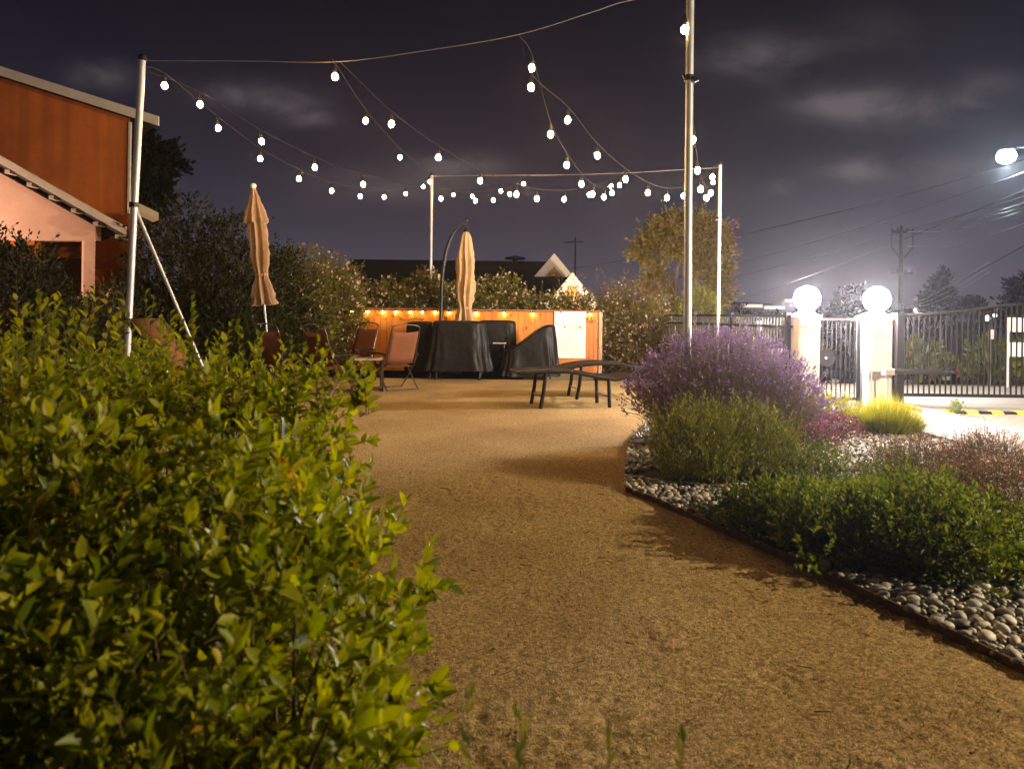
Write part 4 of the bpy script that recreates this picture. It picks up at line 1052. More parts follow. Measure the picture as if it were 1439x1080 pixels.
# big foreground bush, 1.2 - 4 m from the camera
fg = [(-.62, 1.62, .30, .42, .50, .46), (-.92, 2.1, .46, .55, .6, .58), (-1.35, 2.75, .55, .62, .7, .58), (-1.55, 1.9, .48, .7, .7, .66),
      (-1.75, 3.55, .55, .8, .7, .58), (-2.6, 2.9, .55, .85, .9, .58), (-2.9, 4.1, .52, .9, .8, .56), (-.50, 1.45, .12, .30, .34, .34), (-.60, 2.0, .42, .30, .4, .40), (-.72, 1.75, .16, .40, .42, .30), (-1.0, 1.5, .3, .45, .35, .45), (-1.0, 2.9, .5, .42, .5, .55)]
# taller sprigs standing out of its top
def sprig(px, py, d, L, seed):
    r = np.random.default_rng(seed); top = np.array(P(px, py, d)); n = 5
    B = top - np.array([0, 0, L]) + r.normal(size=(n, 3))*.02
    E = top + r.normal(size=(n, 3))*np.array([.06, .06, .05]) - np.array([0, 0, .03]); parts = []
    for j in range(13):
        f = (j + .5)/13; q = B + (E - B)*f; A = unit(E - B); sd = unit(np.cross(A, r.normal(size=(n, 3))))
        ln = .055*(1.15 - .5*f)*(.7 + .5*r.random(n)); parts.append(leaf_geo(q, A + sd*(1.7 - 1.1*f), ln, ln*.5, side=-sd, rng=r))
    return join(parts), stem_geo(B, E, np.full(n, .0025), np.full(n, .001))
lvs, sts = [], []
for i, (px, py, d, L) in enumerate([(42, 408, 2.9, .45), (70, 420, 3.0, .4), (103, 412, 2.9, .5), (150, 432, 3.1, .4), (205, 410, 3.1, .5), (272, 440, 3.0, .4), (300, 468, 3.2, .35),
                                    (345, 465, 2.8, .4), (395, 495, 3.0, .3), (430, 488, 3.0, .2), (515, 515, 2.6, .16), (15, 455, 2.6, .4), (240, 465, 2.7, .35), (25, 438, 2.4, .4), (125, 436, 2.6, .45), (180, 445, 2.5, .4), (228, 440, 3.2, .4), (325, 476, 2.6, .35), (370, 486, 3.1, .35), (85, 450, 2.2, .4), (290, 485, 2.3, .3), (415, 500, 2.6, .25), (455, 508, 2.7, .25)]):
    a, b = sprig(px, py, d, L, 300 + i); lvs.append(a); sts.append(b)
plant('leafy_bush', 'big yellow-green leafy bush filling the near left corner beside the path', 'bush', fg, M_['leaf_fg'], SM, base=(-1.4, 2.5, 0), more=(lvs, sts),
      n=4900, k=8, L=.13, leaf=.056, width=.5, up=.6, out=.6, rnd=.6, angle=1.1, seed=21, lo=.60, lump=.24, lk=3.2, stem_r=.0018, fold=.18)
# thin weeds rising right below the lens
for i, (px, py, d, lab) in enumerate([(655, 960, 1.25, 'tallest reddish weed stalk at the bottom edge of the path'), (731, 990, 1.2, 'lime weed stalk second from the bush at the bottom edge'),
                                      (857, 1012, 1.2, 'pale weed stalk at the bottom edge, third from the bush'), (962, 1025, 1.2, 'lime weed stalk at the bottom edge, farthest from the bush')]):
    top = np.array(P(px, py, d)); base = np.array([top[0] - .03*(i - 1.5), d - .02, 0.])
    tw = thing('weed_stalk', Vector(base), lab, 'weed', 'weed stalks under the camera')
    r = np.random.default_rng(70 + i); n = 1; st = stem_geo(np.array([[0, 0, 0.]]), (top - base)[None], np.array([.003]), np.array([.001]))
    link('stem', np_mesh('stem', *st), SG, tw); parts = []
    for j in range(16):
        f = .45 + .55*j/16; q = ((top - base)*f)[None]; A = unit((top - base)[None]); sd = unit(r.normal(size=(1, 3))*np.array([1, 1, .2]))
        parts.append(leaf_geo(q, A*1.1 + sd*.5, np.array([.055*(1.2 - .6*f)]), np.array([.012]), rng=r))
    link('leaves', np_mesh('leaves', *join(parts)), lm_hedge, tw)

# lavender: hundreds of thin stems with purple spikes
def lavender(base, rx, ry, h, n, label, seed, hfun):
    r = np.random.default_rng(seed); t = thing('lavender_bush', Vector(base), label, 'lavender')
    a = r.uniform(0, 2*PI, n); q = np.sqrt(r.random(n)); B = np.stack([np.cos(a)*q*rx*.55, np.sin(a)*q*ry*.55, np.zeros(n)], 1)
    dirx, diry = np.cos(a)*q, np.sin(a)*q
    E = np.stack([dirx*rx, diry*ry, h*np.sqrt(np.maximum(.10, 1 - .72*q**2.4))*(1.04 - .42*r.random(n)**1.6)*hfun(dirx)], 1) + r.normal(size=(n, 3))*.05
    M = B*.6 + E*.4 + np.stack([dirx*.02, diry*.02, h*.12 + 0*q], 1)
    link('stems', np_mesh('stems', *stem_geo(B, E, np.full(n, .0030), np.full(n, .0018), M)), mat('lavender_stem', (.30, .23, .17), .8), t)
    parts = []
    for j in range(11):      # narrow leaves along the stems
        f = .12 + .6*r.random(n); p = (1-f)[:, None]**2*B + (2*f*(1-f))[:, None]*M + (f*f)[:, None]*E
        A = unit(E - B) + r.normal(size=(n, 3))*.45
        ln = .05 + .03*r.random(n); parts.append(card_geo(p, A, ln, np.full(n, .006), rng=r))
    link('foliage', np_mesh('foliage', *join(parts)), lm_lav, t)
    parts = []
    for j in range(7):      # flower spike whorls
        f = 1 - .085*(j/7)*(.6 + .8*r.random(n)); p = B + (E - B)*f[:, None] + r.normal(size=(n, 3))*.006
        p = np.where((f > .5)[:, None], E + (M - E)*((1 - f)*1.4)[:, None], p)
        sz = .016 + .012*r.random(n); parts.append(card_geo(p, unit(E - M)*.7 + r.normal(size=(n, 3))*.7, sz, sz*.8, rng=r))
    link('flower_spikes', np_mesh('flower_spikes', *join(parts)), fl_lav, t)
    return t
lavender((2.34, 7.75, 0), 1.10, .95, 1.26, 2600, 'large purple flowering lavender bush around the tallest pole', 5, lambda x: 1 - .20*np.clip(x, 0, 1)**1.5 - .12*np.clip(-x, 0, 1)**2)
# dark needle-leaved bush in front of it
plant('rosemary_bush', 'dense needle-leaved green bush in front of the lavender, black at its foot', 'bush', [(1.62, 6.05, .22, .42, .40, .36), (2.10, 6.2, .20, .40, .40, .34)], lm_rose, SG, base=(1.8, 6.1, 0),
      n=1500, k=14, L=.19, leaf=.038, width=.26, up=1.1, out=.45, rnd=.28, seed=31, lo=.45, lump=.15, fine=False, stem_r=.0013)
# near ground-cover bush
plant('ground_cover_bush', 'low spreading dark green leafy bush over the pebbles beside the path edging', 'bush', [(1.95, 4.35, .08, .46, .52, .25), (2.42, 4.15, .10, .46, .60, .28), (2.3, 4.75, .05, .60, .42, .15), (1.72, 4.75, .05, .32, .36, .15), (2.85, 4.45, .07, .34, .4, .20)], lm_green, SG, base=(1.9, 4.6, 0),
      n=2600, k=8, L=.13, leaf=.040, width=.5, up=.7, out=.6, rnd=.6, seed=41, lo=.45, lump=.36, lk=5., stem_r=.0012)
# small open plants among the stones
for i, (x, y, rx, hh, lab) in enumerate([(2.55, 6.0, .30, .20, 'small grey-green sage tuft with white flecks behind the ground cover'), (3.0, 5.6, .32, .18, 'white-flecked sage tuft in the middle of the pebble bed'),
                                         (2.9, 6.6, .26, .18, 'little sage tuft at the back of the pebbles near the lavender'), (3.35, 6.1, .28, .18, 'sage tuft beside the reddish shrub on the pebbles')]):
    plant('sage_tuft', lab, 'plant', [(x, y, .05, rx, rx*.9, hh)], lm_green, SG, group='sage tufts among the pebbles', n=170, k=7, L=.12, leaf=.03, width=.4, up=.6, out=.7, rnd=.5, seed=60 + i, lo=.3, stem_r=.0012, flowers=(fl_white, 60, .018))
# reddish airy shrubs at the right of the bed
for i, (x, y, rx, ry, hh, lab) in enumerate([(3.42, 5.85, .50, .40, .27, 'airy reddish brown shrub on the pebbles near the kerb'), (4.1, 6.1, .38, .40, .29, 'taller reddish shrub beside the concrete strip'),
                                             (3.2, 4.75, .36, .40, .34, 'reddish brown shrub at the right frame edge behind the pebbles')]):
    plant('reddish_shrub', lab, 'shrub', [(x, y, .12, rx, ry, hh)], lm_brown, SM, group='reddish airy shrubs', n=850, k=8, L=.15, leaf=.022, width=.35, up=.8, out=.6, rnd=.5, seed=80 + i, lo=.35, fine=False, stem_r=.001, flowers=(fl_pink, 260, .012))
# magenta ground cover and lime tufts by the pillars
plant('magenta_plant', 'low dark magenta flowering plant between the lavender and the lime tuft', 'plant', [(3.55, 8.35, .06, .5, .42, .22), (3.2, 7.7, .05, .3, .3, .18)], lm_brown, SM, n=500, k=8, L=.12, leaf=.03, width=.4, seed=91, lo=.4, fine=False, flowers=(fl_mag, 700, .026))
plant('lime_shrub', 'yellow-green shrub with reddish tips just below the walk gate', 'shrub', [(3.75, 9.35, .14, .45, .4, .36), (4.15, 9.1, .12, .3, .35, .30)], lm_lime, SG, n=700, k=9, L=.14, leaf=.035, width=.35, seed=92, lo=.45, fine=False, flowers=(fl_pink, 150, .02))
r = np.random.default_rng(93); n = 4200; t = thing('grass_tuft', (4.62, 8.75, 0), 'bright lime grassy tuft beside the red kerb end', 'grass tuft')
a = r.uniform(0, 6.28, n); q = np.sqrt(r.random(n)); B = np.stack([np.cos(a)*q*.25, np.sin(a)*q*.25, 0*q], 1); E = B*1.9 + np.stack([0*q, 0*q, .12 + .46*r.random(n)*(1.1 - q*.7)], 1) + r.normal(size=(n, 3))*.04
link('blades', np_mesh('blades', *card_geo(B, E - B, np.linalg.norm(E - B, axis=1), np.full(n, .007), rng=r)), lm_lime, t)
r = np.random.default_rng(94)
tp = plant('small_potted_shrub', 'tiny green plant growing at the foot of the speed bump', 'plant', [(6.55, 10.45, .08, .1, .1, .14)], lm_green, SG, n=70, k=6, L=.06, leaf=.03, width=.5, seed=95, lo=.3, fine=False)

# hedges and vines behind the timber fence
def hedge(name, label, blobs, lm, n, leaf, seed, base, flowers=None, L=.28, k=8, lump=.25, lk=2., up=.5, group=None, cat='hedge', **kw):
    return plant(name, label, cat, blobs, lm, SM, group=group, base=base, n=n, k=k, L=L, leaf=leaf, width=.5, up=up, out=.7, rnd=.5, seed=seed, lo=.6, lump=lump, lk=lk, fine=False, stem_r=.004, flowers=flowers, **kw)
vb = []; rr = random.Random(8)
for px in range(492, 850, 36):
    x = ray(px, 430)[0]*18.9; top = {0: 1.05, 1: 1.2, 2: .9}[(px // 36) % 3] + rr.uniform(-.12, .12)
    if px > 735: top = .68 + rr.uniform(-.08, .08)
    vb.append((x, 18.25 + rr.uniform(-.05, .1), 1.2, .62, .5, top))
hedge('flowering_hedge', 'loose vine hedge dotted with pale pink flowers behind the timber fence', vb, lm_hedge, 5600, .085, 101, (-1.1, 18.3, 0), flowers=(fl_vine, 900, .055, 1.2))
vb = [(ray(425, 430)[0]*16.2, 16.2, 1.2, .75, .8, 1.5), (ray(468, 430)[0]*16.8, 16.9, 1.1, .7, .6, 1.25), (ray(452, 430)[0]*17., 17.4, 1.5, .7, .6, 1.2)]
hedge('flowering_vine', 'tall vine clump with scattered white blossoms left of the timber fence end', vb, lm_hedge, 3600, .07, 102, (-4.7, 16.8, 0), flowers=(fl_vine, 520, .05))
vb = [(ray(250, 400)[0]*14.2, 14.2, 1.3, 1.0, .9, 2.05), (ray(320, 400)[0]*14.6, 14.8, 1.2, 1.1, .9, 1.9), (ray(385, 400)[0]*15.4, 15.6, 1.1, .8, .8, 1.65), (ray(190, 430)[0]*13.0, 13.2, .6, 1.1, .9, 1.2), (ray(290, 430)[0]*13.6, 13.7, .6, 1.1, .7, 1.3)]
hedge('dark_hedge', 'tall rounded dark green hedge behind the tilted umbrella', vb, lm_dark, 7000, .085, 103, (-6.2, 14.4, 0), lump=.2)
vb = [(ray(20, 430)[0]*9.6, 9.8, .9, .5, .5, 1.3), (ray(-40, 430)[0]*9.5, 9.6, .9, .7, .6, 1.4)]
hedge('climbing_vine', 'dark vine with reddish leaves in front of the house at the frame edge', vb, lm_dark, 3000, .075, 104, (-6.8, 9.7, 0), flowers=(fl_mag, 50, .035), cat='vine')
vb = [(ray(80, 450)[0]*11, 11.2, .5, .7, .6, 1.05), (ray(135, 450)[0]*11.4, 11.6, .5, .6, .5, 1.1)]
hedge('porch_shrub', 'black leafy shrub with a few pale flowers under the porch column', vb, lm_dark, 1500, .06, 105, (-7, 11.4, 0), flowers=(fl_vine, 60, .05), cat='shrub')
vb = [(ray(868, 440)[0]*18, 18.1, .8, .62, .6, 1.15), (ray(905, 450)[0]*17.6, 17.6, .55, .6, .6, 1.15), (ray(850, 460)[0]*18.2, 18.4, .6, .4, .4, 1.25)]
hedge('flowering_shrub', 'golden lit shrub with pale blossoms right of the notice board', vb, leafmat('leaf_gold', (.12, .11, .018), (.30, .24, .045), .45), 3300, .06, 106, (3.1, 18, 0), flowers=(fl_vine, 520, .05), cat='shrub')
# bare flowering shoots above it
r = np.random.default_rng(107); n = 60; t = thing('twiggy_shrub', (3.0, 18.9, 0), 'bare twiggy shrub with pinkish tips rising behind the golden shrub', 'shrub')
B = np.stack([r.normal(size=n)*.35, r.normal(size=n)*.2, np.zeros(n)], 1); E = B*2.6 + np.stack([r.normal(size=n)*.2, 0*B[:, 0], 1.9 + .65*r.random(n)], 1)
link('stems', np_mesh('stems', *stem_geo(B, E, np.full(n, .014), np.full(n, .004), B*.4 + E*.6)), bark, t)
parts = []
for j in range(40):
    f = .6 + .42*r.random(n); p = B + (E - B)*f[:, None] + r.normal(size=(n, 3))*.09; parts.append(card_geo(p, r.normal(size=(n, 3)), .05 + .03*r.random(n), np.full(n, .035), rng=r))
link('foliage', np_mesh('foliage', *join(parts)), leafmat('leaf_dusty', (.12, .07, .04), (.28, .17, .12), .35), t)
vb = [(ray(985, 430)[0]*18.5, 18.6, .9, .65, .6, 1.2), (ray(935, 440)[0]*19, 19.2, .6, .5, .5, 1.25), (ray(1030, 460)[0]*18, 18.2, .4, .6, .5, .9)]
hedge('lime_bush', 'bright yellow-green bush lit behind the iron fence under the tree', vb, lm_lime, 2600, .075, 108, (5, 18.7, 0), cat='bush')
vb = [(ray(960, 470)[0]*17.5, 19.9, .4, 1.6, .4, 1.0)]
hedge('clipped_hedge', 'dark green clipped hedge low behind the iron fence', vb, lm_hedge, 1500, .07, 109, (4.6, 19.9, -.8))
vb = [(ray(1095, 460)[0]*22, 22.4, .1, 1.4, .8, 1.0), (ray(1110, 440)[0]*27, 27, .3, 1.2, .8, 1.2)]
hedge('street_hedge', 'olive hedge beyond the iron fence beside the signed pillar', vb, lm_tree, 1800, .09, 110, (8.5, 22.5, -1.3), cat='hedge')
vb = [(ray(1290, 520)[0]*17.5, 17.6, .0, .5, .4, .75), (ray(1420, 520)[0]*16.8, 17, -.1, .9, .5, .85)]
hedge('agave_clump', 'broad leafy plants lit green beyond the driveway gate', vb, lm_green, 320, .22, 111, (10.5, 17.3, -.3), cat='plant', k=5, L=.35)

# trees
def tree(name, label, base, trunk_pts, limbs, blobs, lm, n, leaf, seed, r0=.14, k=8, L=.4, extra=None, group=None, lump=.3, lk=2.2, up=.25):
    b = Vector(base); t = thing(name, b, label, 'tree', group)
    mb = MB(); mb.tube([Vector(p) - b for p in trunk_pts], [r0*(1 - .5*i/(len(trunk_pts) - 1)) for i in range(len(trunk_pts))], 9); mb.build('trunk', bark, t, smooth=True)
    if limbs:
        mb = MB(); rr = random.Random(seed)
        for s, e in limbs:
            s, e = Vector(s) - b, Vector(e) - b; m = s.lerp(e, .5) + Vector((rr.uniform(-.1, .1), rr.uniform(-.1, .1), rr.uniform(-.05, .12)))*(e - s).length
            mb.tube(smooth_path([s, m, e], 4), [r0*.5*(1 - .85*i/8) for i in range(9)], 6)
            for q in range(4):
                a = m.lerp(e, rr.uniform(.1, .9)); f = a + Vector((rr.uniform(-1, 1), rr.uniform(-1, 1), rr.uniform(.1, .8)))*(e - s).length*.35
                mb.tube([a, f], [r0*.16, r0*.05], 4)
        mb.build('limbs', bark, t)
    lv, st = shoots(blobs, n, k, L, leaf, .5, up=up, out=.7, rnd=.6, seed=seed, lo=.35, lump=lump, lk=lk, fine=False, stem_r=.006, zmin=-5)
    off = np.array(base); link('crown', np_mesh('crown', lv[0] - off, lv[1]), lm, t)
    if extra:
        lv, st = shoots(extra[0], extra[2], k, L, leaf, .5, up=up, out=.7, rnd=.6, seed=seed + 1, lo=.3, lump=lump, lk=lk, fine=False, zmin=-5)
        link('rusty_crown', np_mesh('rusty_crown', lv[0] - off, lv[1]), extra[1], t)
    return t
D = 20.5
B = lambda px, py, rx, rz, ry=None, d=D: (*P(px, py, d), rx*d/1000, (ry or rx)*d/1000*.9, rz*d/1000)
tr = [Vector((P(962, 470, D).x, D, gz(D))), P(962, 450, D), P(952, 425, D), P(945, 405, D)]
tree('spreading_tree', 'umbrella-shaped tree lit amber from below behind the tallest pole', tr[0], tr,
     [(P(952, 425, D), P(922, 372, D)), (P(947, 410, D), P(915, 355, D)), (P(948, 410, D), P(965, 340, D)), (P(955, 430, D), P(990, 375, D)), (P(960, 440, D), P(1000, 395, D)), (P(950, 415, D), P(935, 400, D))],
     [B(915, 350, 26, 12), B(935, 330, 28, 14), B(962, 318, 28, 13), B(990, 328, 26, 16), B(1003, 352, 20, 18), B(1006, 382, 18, 14), B(1012, 412, 15, 14), B(960, 345, 26, 10), B(918, 398, 18, 9), B(985, 372, 16, 10)], lm_tree, 2500, .12, 120, r0=.17,
     extra=([B(985, 325, 16, 10), B(1012, 335, 9, 12)], lm_rust, 180))
D = 24.
tr = [Vector((P(190, 470, D).x, D, gz(D))), P(192, 330, D), P(196, 190, D)]
tree('dark_conifer', 'black conifer with ragged boughs behind the orange house corner', tr[0], tr, [],
     [B(190, 205, 20, 20, d=D), B(215, 220, 34, 9, d=D), B(222, 232, 28, 8, d=D), B(195, 250, 25, 20, d=D), B(210, 265, 22, 14, d=D), B(190, 290, 30, 20, d=D)], lm_far, 900, .25, 121, r0=.25, L=.5)
far = [('round_tree', 'hazy round tree between the two globe lamps', 1196, 430, [(1196, 422, 20, 20), (1188, 435, 18, 16), (1208, 434, 18, 18)], 60, .3),
       ('far_conifer', 'dark pointed conifer beyond the driveway gate', 1322, 440, [(1324, 387, 6, 8), (1321, 400, 10, 9), (1318, 412, 14, 10), (1312, 425, 22, 10), (1330, 422, 12, 12), (1322, 437, 26, 12)], 55, .25),
       ('low_round_tree', 'small dark round tree right of the pointed conifer', 1367, 440, [(1367, 433, 14, 9)], 60, .25),
       ('black_tree', 'black columnar tree at the right frame edge above the gate', 1436, 430, [(1438, 405, 14, 16), (1440, 425, 22, 22), (1446, 440, 26, 20)], 40, .25)]
for i, (nm, lab, px, py, bl, d, lf) in enumerate(far):
    z0 = gz(d); x = P(px, py, d).x
    tree(nm, lab, (x, d, z0), [(x, d, z0), (x, d, (z0 + P(px, bl[0][1], d).z)/2), (x, d, P(px, bl[0][1], d).z)], [], [B(a, b, c, e, d=d) for a, b, c, e in bl], lm_far, 900, lf, 130 + i, r0=.2, L=.5, k=7)
rr = random.Random(5)
for i, (px, w, hh, d) in enumerate([(1042, 9, 14, 80), (1062, 16, 8, 90), (1095, 22, 10, 85), (1125, 20, 9, 80), (1165, 30, 14, 75), (1235, 34, 16, 75), (1285, 30, 16, 70), (1395, 26, 10, 75), (1425, 30, 14, 80), (868, 30, 12, 90), (905, 25, 10, 95)]):
    x = P(px, 440, d).x; z0 = gz(d); zt = P(px, 444 - hh*.6, d).z
    tree('distant_tree', f'dark distant tree on the skyline, {["at the foot of the lit building", "small, left of the lit building", "low, below the lit building", "left of the signed pillar", "behind the walk gate", "behind the plain pillar", "behind the warm lit wires", "between two street poles", "far right above the gate", "left behind the twiggy shrub", "behind the spreading tree trunk"][i]}', 
         (x, d, z0), [(x, d, z0), (x, d, z0 + .8), (x, d, (z0 + zt)/2 + .4)], [], [(x, d, (zt + z0)/2, w*d/1000, w*d/1000, (zt - z0)/2*1.1)], lm_far, 200, .4, 150 + i, r0=.2, L=.6, k=6, group='distant trees')

# far hill with lit buildings
mb = MB(); xs = np.linspace(-400, 500, 60)
hills = lambda x: 1.5 + 2.6*math.sin(x*.013 + 1.) + 1.6*math.sin(x*.031) + 2.2*math.exp(-((x - 90)/60)**2)
for a, b in zip(xs[:-1], xs[1:]):
    mb.add([(a, 215, -3), (b, 215, -3), (b, 245, hills(b)), (a, 245, hills(a)), (a, 320, -3), (b, 320, -3)], [(0, 1, 2, 3), (3, 2, 5, 4)])
struct(mb.build('hill', mat('hill_dark', (.02, .02, .018), .95, var=.4, vscale=.05)))
D = 130.
bl = P(1085, 440, D); t = thing('hillside_building', (bl.x, D, -3), 'long lit building on the far skyline left of the signed pillar', 'building')
zz = lambda py: P(1085, py, D).z + 3
bm_ = mat('far_wall', (.4, .38, .35), .9); lit = emis('lit_windows', (1., .88, .7), 1.1)
for x0, x1, ya in ((1044, 1072, 427), (1074, 1104, 429), (1104, 1119, 419)):
    a, b = P(x0, 440, D).x - bl.x, P(x1, 440, D).x - bl.x
    mb = MB(); mb.box(((a + b)/2, 3 + (x0 - 1044)*.01, zz(ya)/2), (b - a, 6, zz(ya))); mb.build('wall', bm_, t)
    mb = MB(); mb.box(((a + b)/2, -.1 + (x0 - 1044)*.01, zz(ya + 3.)), ((b - a)*.94, .15, .55)); mb.build('window_band', lit, t)
for i, (px, py, d, rad, col, st_, lab) in enumerate([(1288, 436, 60, .22, (1, .85, .6), 6, 'warm distant lamp between the plain pillar and the pointed conifer'), (1319, 434, 70, .08, (1, .95, .9), 8, 'tiny white distant lamp in front of the pointed conifer'),
                                                    (1388, 447, 50, .2, (.9, .95, 1), 5, 'bluish white distant lamp seen between the gate bars'), (1398, 443, 52, .14, (.9, .95, 1), 5, 'smaller bluish distant lamp next to the brighter one'), (1351, 428, 70, .12, (.9, .9, 1), 2., 'thin pale distant lamp on a mast right of the conifer')]):
    c = P(px, py, d); t = thing('distant_lamp', (c.x, d, gz(d)), lab, 'lamp', 'distant street lamps')
    mb = MB(); mb.tube([(0, 0, 0), (0, 0, c.z - gz(d))], .05, 6); mb.build('post', M_['dark_metal'], t)
    mb = MB(); mb.sphere((0, 0, c.z - gz(d)), rad, 8, 6); mb.build('lens', emis('distant_lens', col, st_), t)

# ------------------------------------------------------------------ pebbles
peb_m = bpy.data.materials.new('pebble'); peb_m.use_nodes = True
nt = peb_m.node_tree; b = nt.nodes['Principled BSDF']; b.inputs['Roughness'].default_value = .6
oi = nt.nodes.new('ShaderNodeObjectInfo'); gi = nt.nodes.new('ShaderNodeNewGeometry'); ad = nt.nodes.new('ShaderNodeMath'); ad.operation = 'ADD'
fr_ = nt.nodes.new('ShaderNodeMath'); fr_.operation = 'FRACT'
nt.links.new(oi.outputs['Random'], ad.inputs[0]); nt.links.new(gi.outputs['Random Per Island'], ad.inputs[1]); nt.links.new(ad.outputs[0], fr_.inputs[0])
rp = nt.nodes.new('ShaderNodeValToRGB'); el = rp.color_ramp.elements
el[0].color = (.10, .10, .11, 1); el[1].color = (.62, .59, .54, 1); e = el.new(.3); e.color = (.24, .235, .23, 1); e = el.new(.6); e.color = (.42, .40, .37, 1); e = el.new(.8); e.color = (.36, .30, .23, 1)
tc = nt.nodes.new('ShaderNodeTexCoord'); nz = nt.nodes.new('ShaderNodeTexNoise'); nz.inputs['Scale'].default_value = 60; nz.inputs['Detail'].default_value = 6
nt.links.new(tc.outputs['Object'], nz.inputs['Vector'])
hs_ = nt.nodes.new('ShaderNodeHueSaturation'); mr = nt.nodes.new('ShaderNodeMapRange'); mr.inputs[3].default_value = .7; mr.inputs[4].default_value = 1.3
nt.links.new(nz.outputs['Fac'], mr.inputs[0]); nt.links.new(mr.outputs[0], hs_.inputs['Value']); nt.links.new(fr_.outputs[0], rp.inputs[0]); nt.links.new(rp.outputs[0], hs_.inputs['Color']); nt.links.new(hs_.outputs[0], b.inputs['Base Color'])
def ico(sub=2):
    import bmesh
    bm = bmesh.new(); bmesh.ops.create_icosphere(bm, subdivisions=sub, radius=1); v = np.array([q.co[:] for q in bm.verts]); f = np.array([[q.index for q in p.verts] for p in bm.faces]); bm.free(); return v, f
iv, if_ = ico(2); ivl, ifl = ico(1)
def inside(x, y, poly):
    c = np.zeros(len(x), bool); n = len(poly)
    for i in range(n):
        x1, y1 = poly[i]; x2, y2 = poly[(i+1) % n]
        if y1 == y2: continue
        c ^= ((y1 > y) != (y2 > y)) & (x < (x2 - x1)*(y - y1)/(y2 - y1) + x1)
    return c
r = np.random.default_rng(55)
# poisson-ish layers of stones over the bed
cand = np.stack([r.uniform(.85, 4.95, 80000), r.uniform(.7, 9.4, 80000)], 1)
cand = cand[inside(cand[:, 0], cand[:, 1], bed_poly)]
# keep them inside the frame's reach and away from the middle of big bushes
vis = np.abs(cand[:, 0]/cand[:, 1]) < 1.6
for cx, cy, rx, ry in ((1.8, 6.15, .75, .32), (2.05, 7.75, .75, .55), (2.0, 4.6, .8, .5)): vis &= (((cand[:, 0]-cx)/rx)**2 + ((cand[:, 1]-cy)/ry)**2) > 1
cand = cand[vis]; cell = {}; keep = []; rad = []
for i, (x, y) in enumerate(cand):
    R = (.013 + .026*r.random()**2) if y < 5 else (.018 + .022*r.random()**1.5)
    gx_, gy_ = int(x/.06), int(y/.06); ok = True
    for a in (-1, 0, 1):
        for bb in (-1, 0, 1):
            for (qx, qy, qr) in cell.get((gx_ + a, gy_ + bb), ()):
                if (qx - x)**2 + (qy - y)**2 < ((qr + R)*.80)**2: ok = False; break
            if not ok: break
        if not ok: break
    if ok: cell.setdefault((gx_, gy_), []).append((x, y, R)); keep.append((x, y, R))
keep.sort(key=lambda q: -q[2]/q[1])
pm = []
for i in range(9):
    w = iv*(1 + .16*fsum(iv, 1.4, 500 + i))[:, None]; pm.append(np_mesh('pebble', w, None, if_, smooth=True)); pm[-1].materials.append(peb_m)
zc = .026
def peb_xform(x, y, R):
    return Vector((x, y, zc + R*.32 + random.uniform(-.004, .010))), (random.uniform(-.3, .3), random.uniform(-.3, .3), random.uniform(0, 6.28)), (R*random.uniform(.95, 1.35), R*random.uniform(.8, 1.0), R*random.uniform(.5, .75))
def seen_first(q):
    x, y, R = q; px = 719.5 + x/y*1000; py = 443 + 1400/y
    return px < 1500 and py < 1150
def hidden(q):   # under the leaf canopy
    x, y, R = q
    return any(((x-cx)/rx)**2 + ((y-cy)/ry)**2 < 1 for cx, cy, rx, ry in ((2.0, 4.7, .95, .75), (1.85, 6.1, .8, .5), (2.05, 7.7, 1.0, .8), (3.2, 4.75, .36, .4)))
front = [q for q in keep if seen_first(q) and not hidden(q)]
big = front[:300]; bs = set(big)
for q in big:
    l, e, s_ = peb_xform(*q); o = bpy.data.objects.new('pebble', random.choice(pm)); COL.objects.link(o); o.location = l; o.rotation_euler = e; o.scale = s_
    tag(o, 'smooth grey or cream river pebble in the stone bed beside the path', 'pebble', 'river pebbles in the planting bed')
rest = [q for q in keep if q not in bs]
Vs, Ts = [], []
base_w = [ivl*(1 + .16*fsum(ivl, 1.4, 600 + i))[:, None] for i in range(9)]
for i, q in enumerate(rest):
    l, e, s_ = peb_xform(*q); mtx = np.array(Matrix.Rotation(e[2], 3, 'Z') @ Matrix.Rotation(e[0], 3, 'X'))
    Vs.append((base_w[i % 9]*np.array(s_)) @ mtx.T + np.array(l)); Ts.append(ifl + i*len(ivl))
stuff(link('pebbles', np_mesh('pebbles', np.concatenate(Vs), None, np.concatenate(Ts), smooth=True), peb_m))
# loose grit and leaf crumbs on the path
r = np.random.default_rng(66); n = 42000
y = 2.0 + (r.random(n)**1.6)*8; x = r.uniform(-1.1, 1.9, n); ok = ~inside(x, y, bed_poly) & (np.abs(x/y) < .8); x, y = x[ok], y[ok]; n = len(x)
tv = np.array([[1, 0, -.4], [-.6, .8, -.4], [-.5, -.9, -.4], [.1, .05, .7]]); tf = np.array([[0, 1, 3], [1, 2, 3], [2, 0, 3]])
sz = .0020 + .0040*r.random(n)**4; an = r.uniform(0, 6.28, n); c, s_ = np.cos(an), np.sin(an)
Vg = np.stack([(tv[:, 0][None]*c[:, None] - tv[:, 1][None]*s_[:, None])*sz[:, None] + x[:, None], (tv[:, 0][None]*s_[:, None] + tv[:, 1][None]*c[:, None])*sz[:, None] + y[:, None], tv[:, 2][None]*sz[:, None]*.8 + .006], -1).reshape(-1, 3)
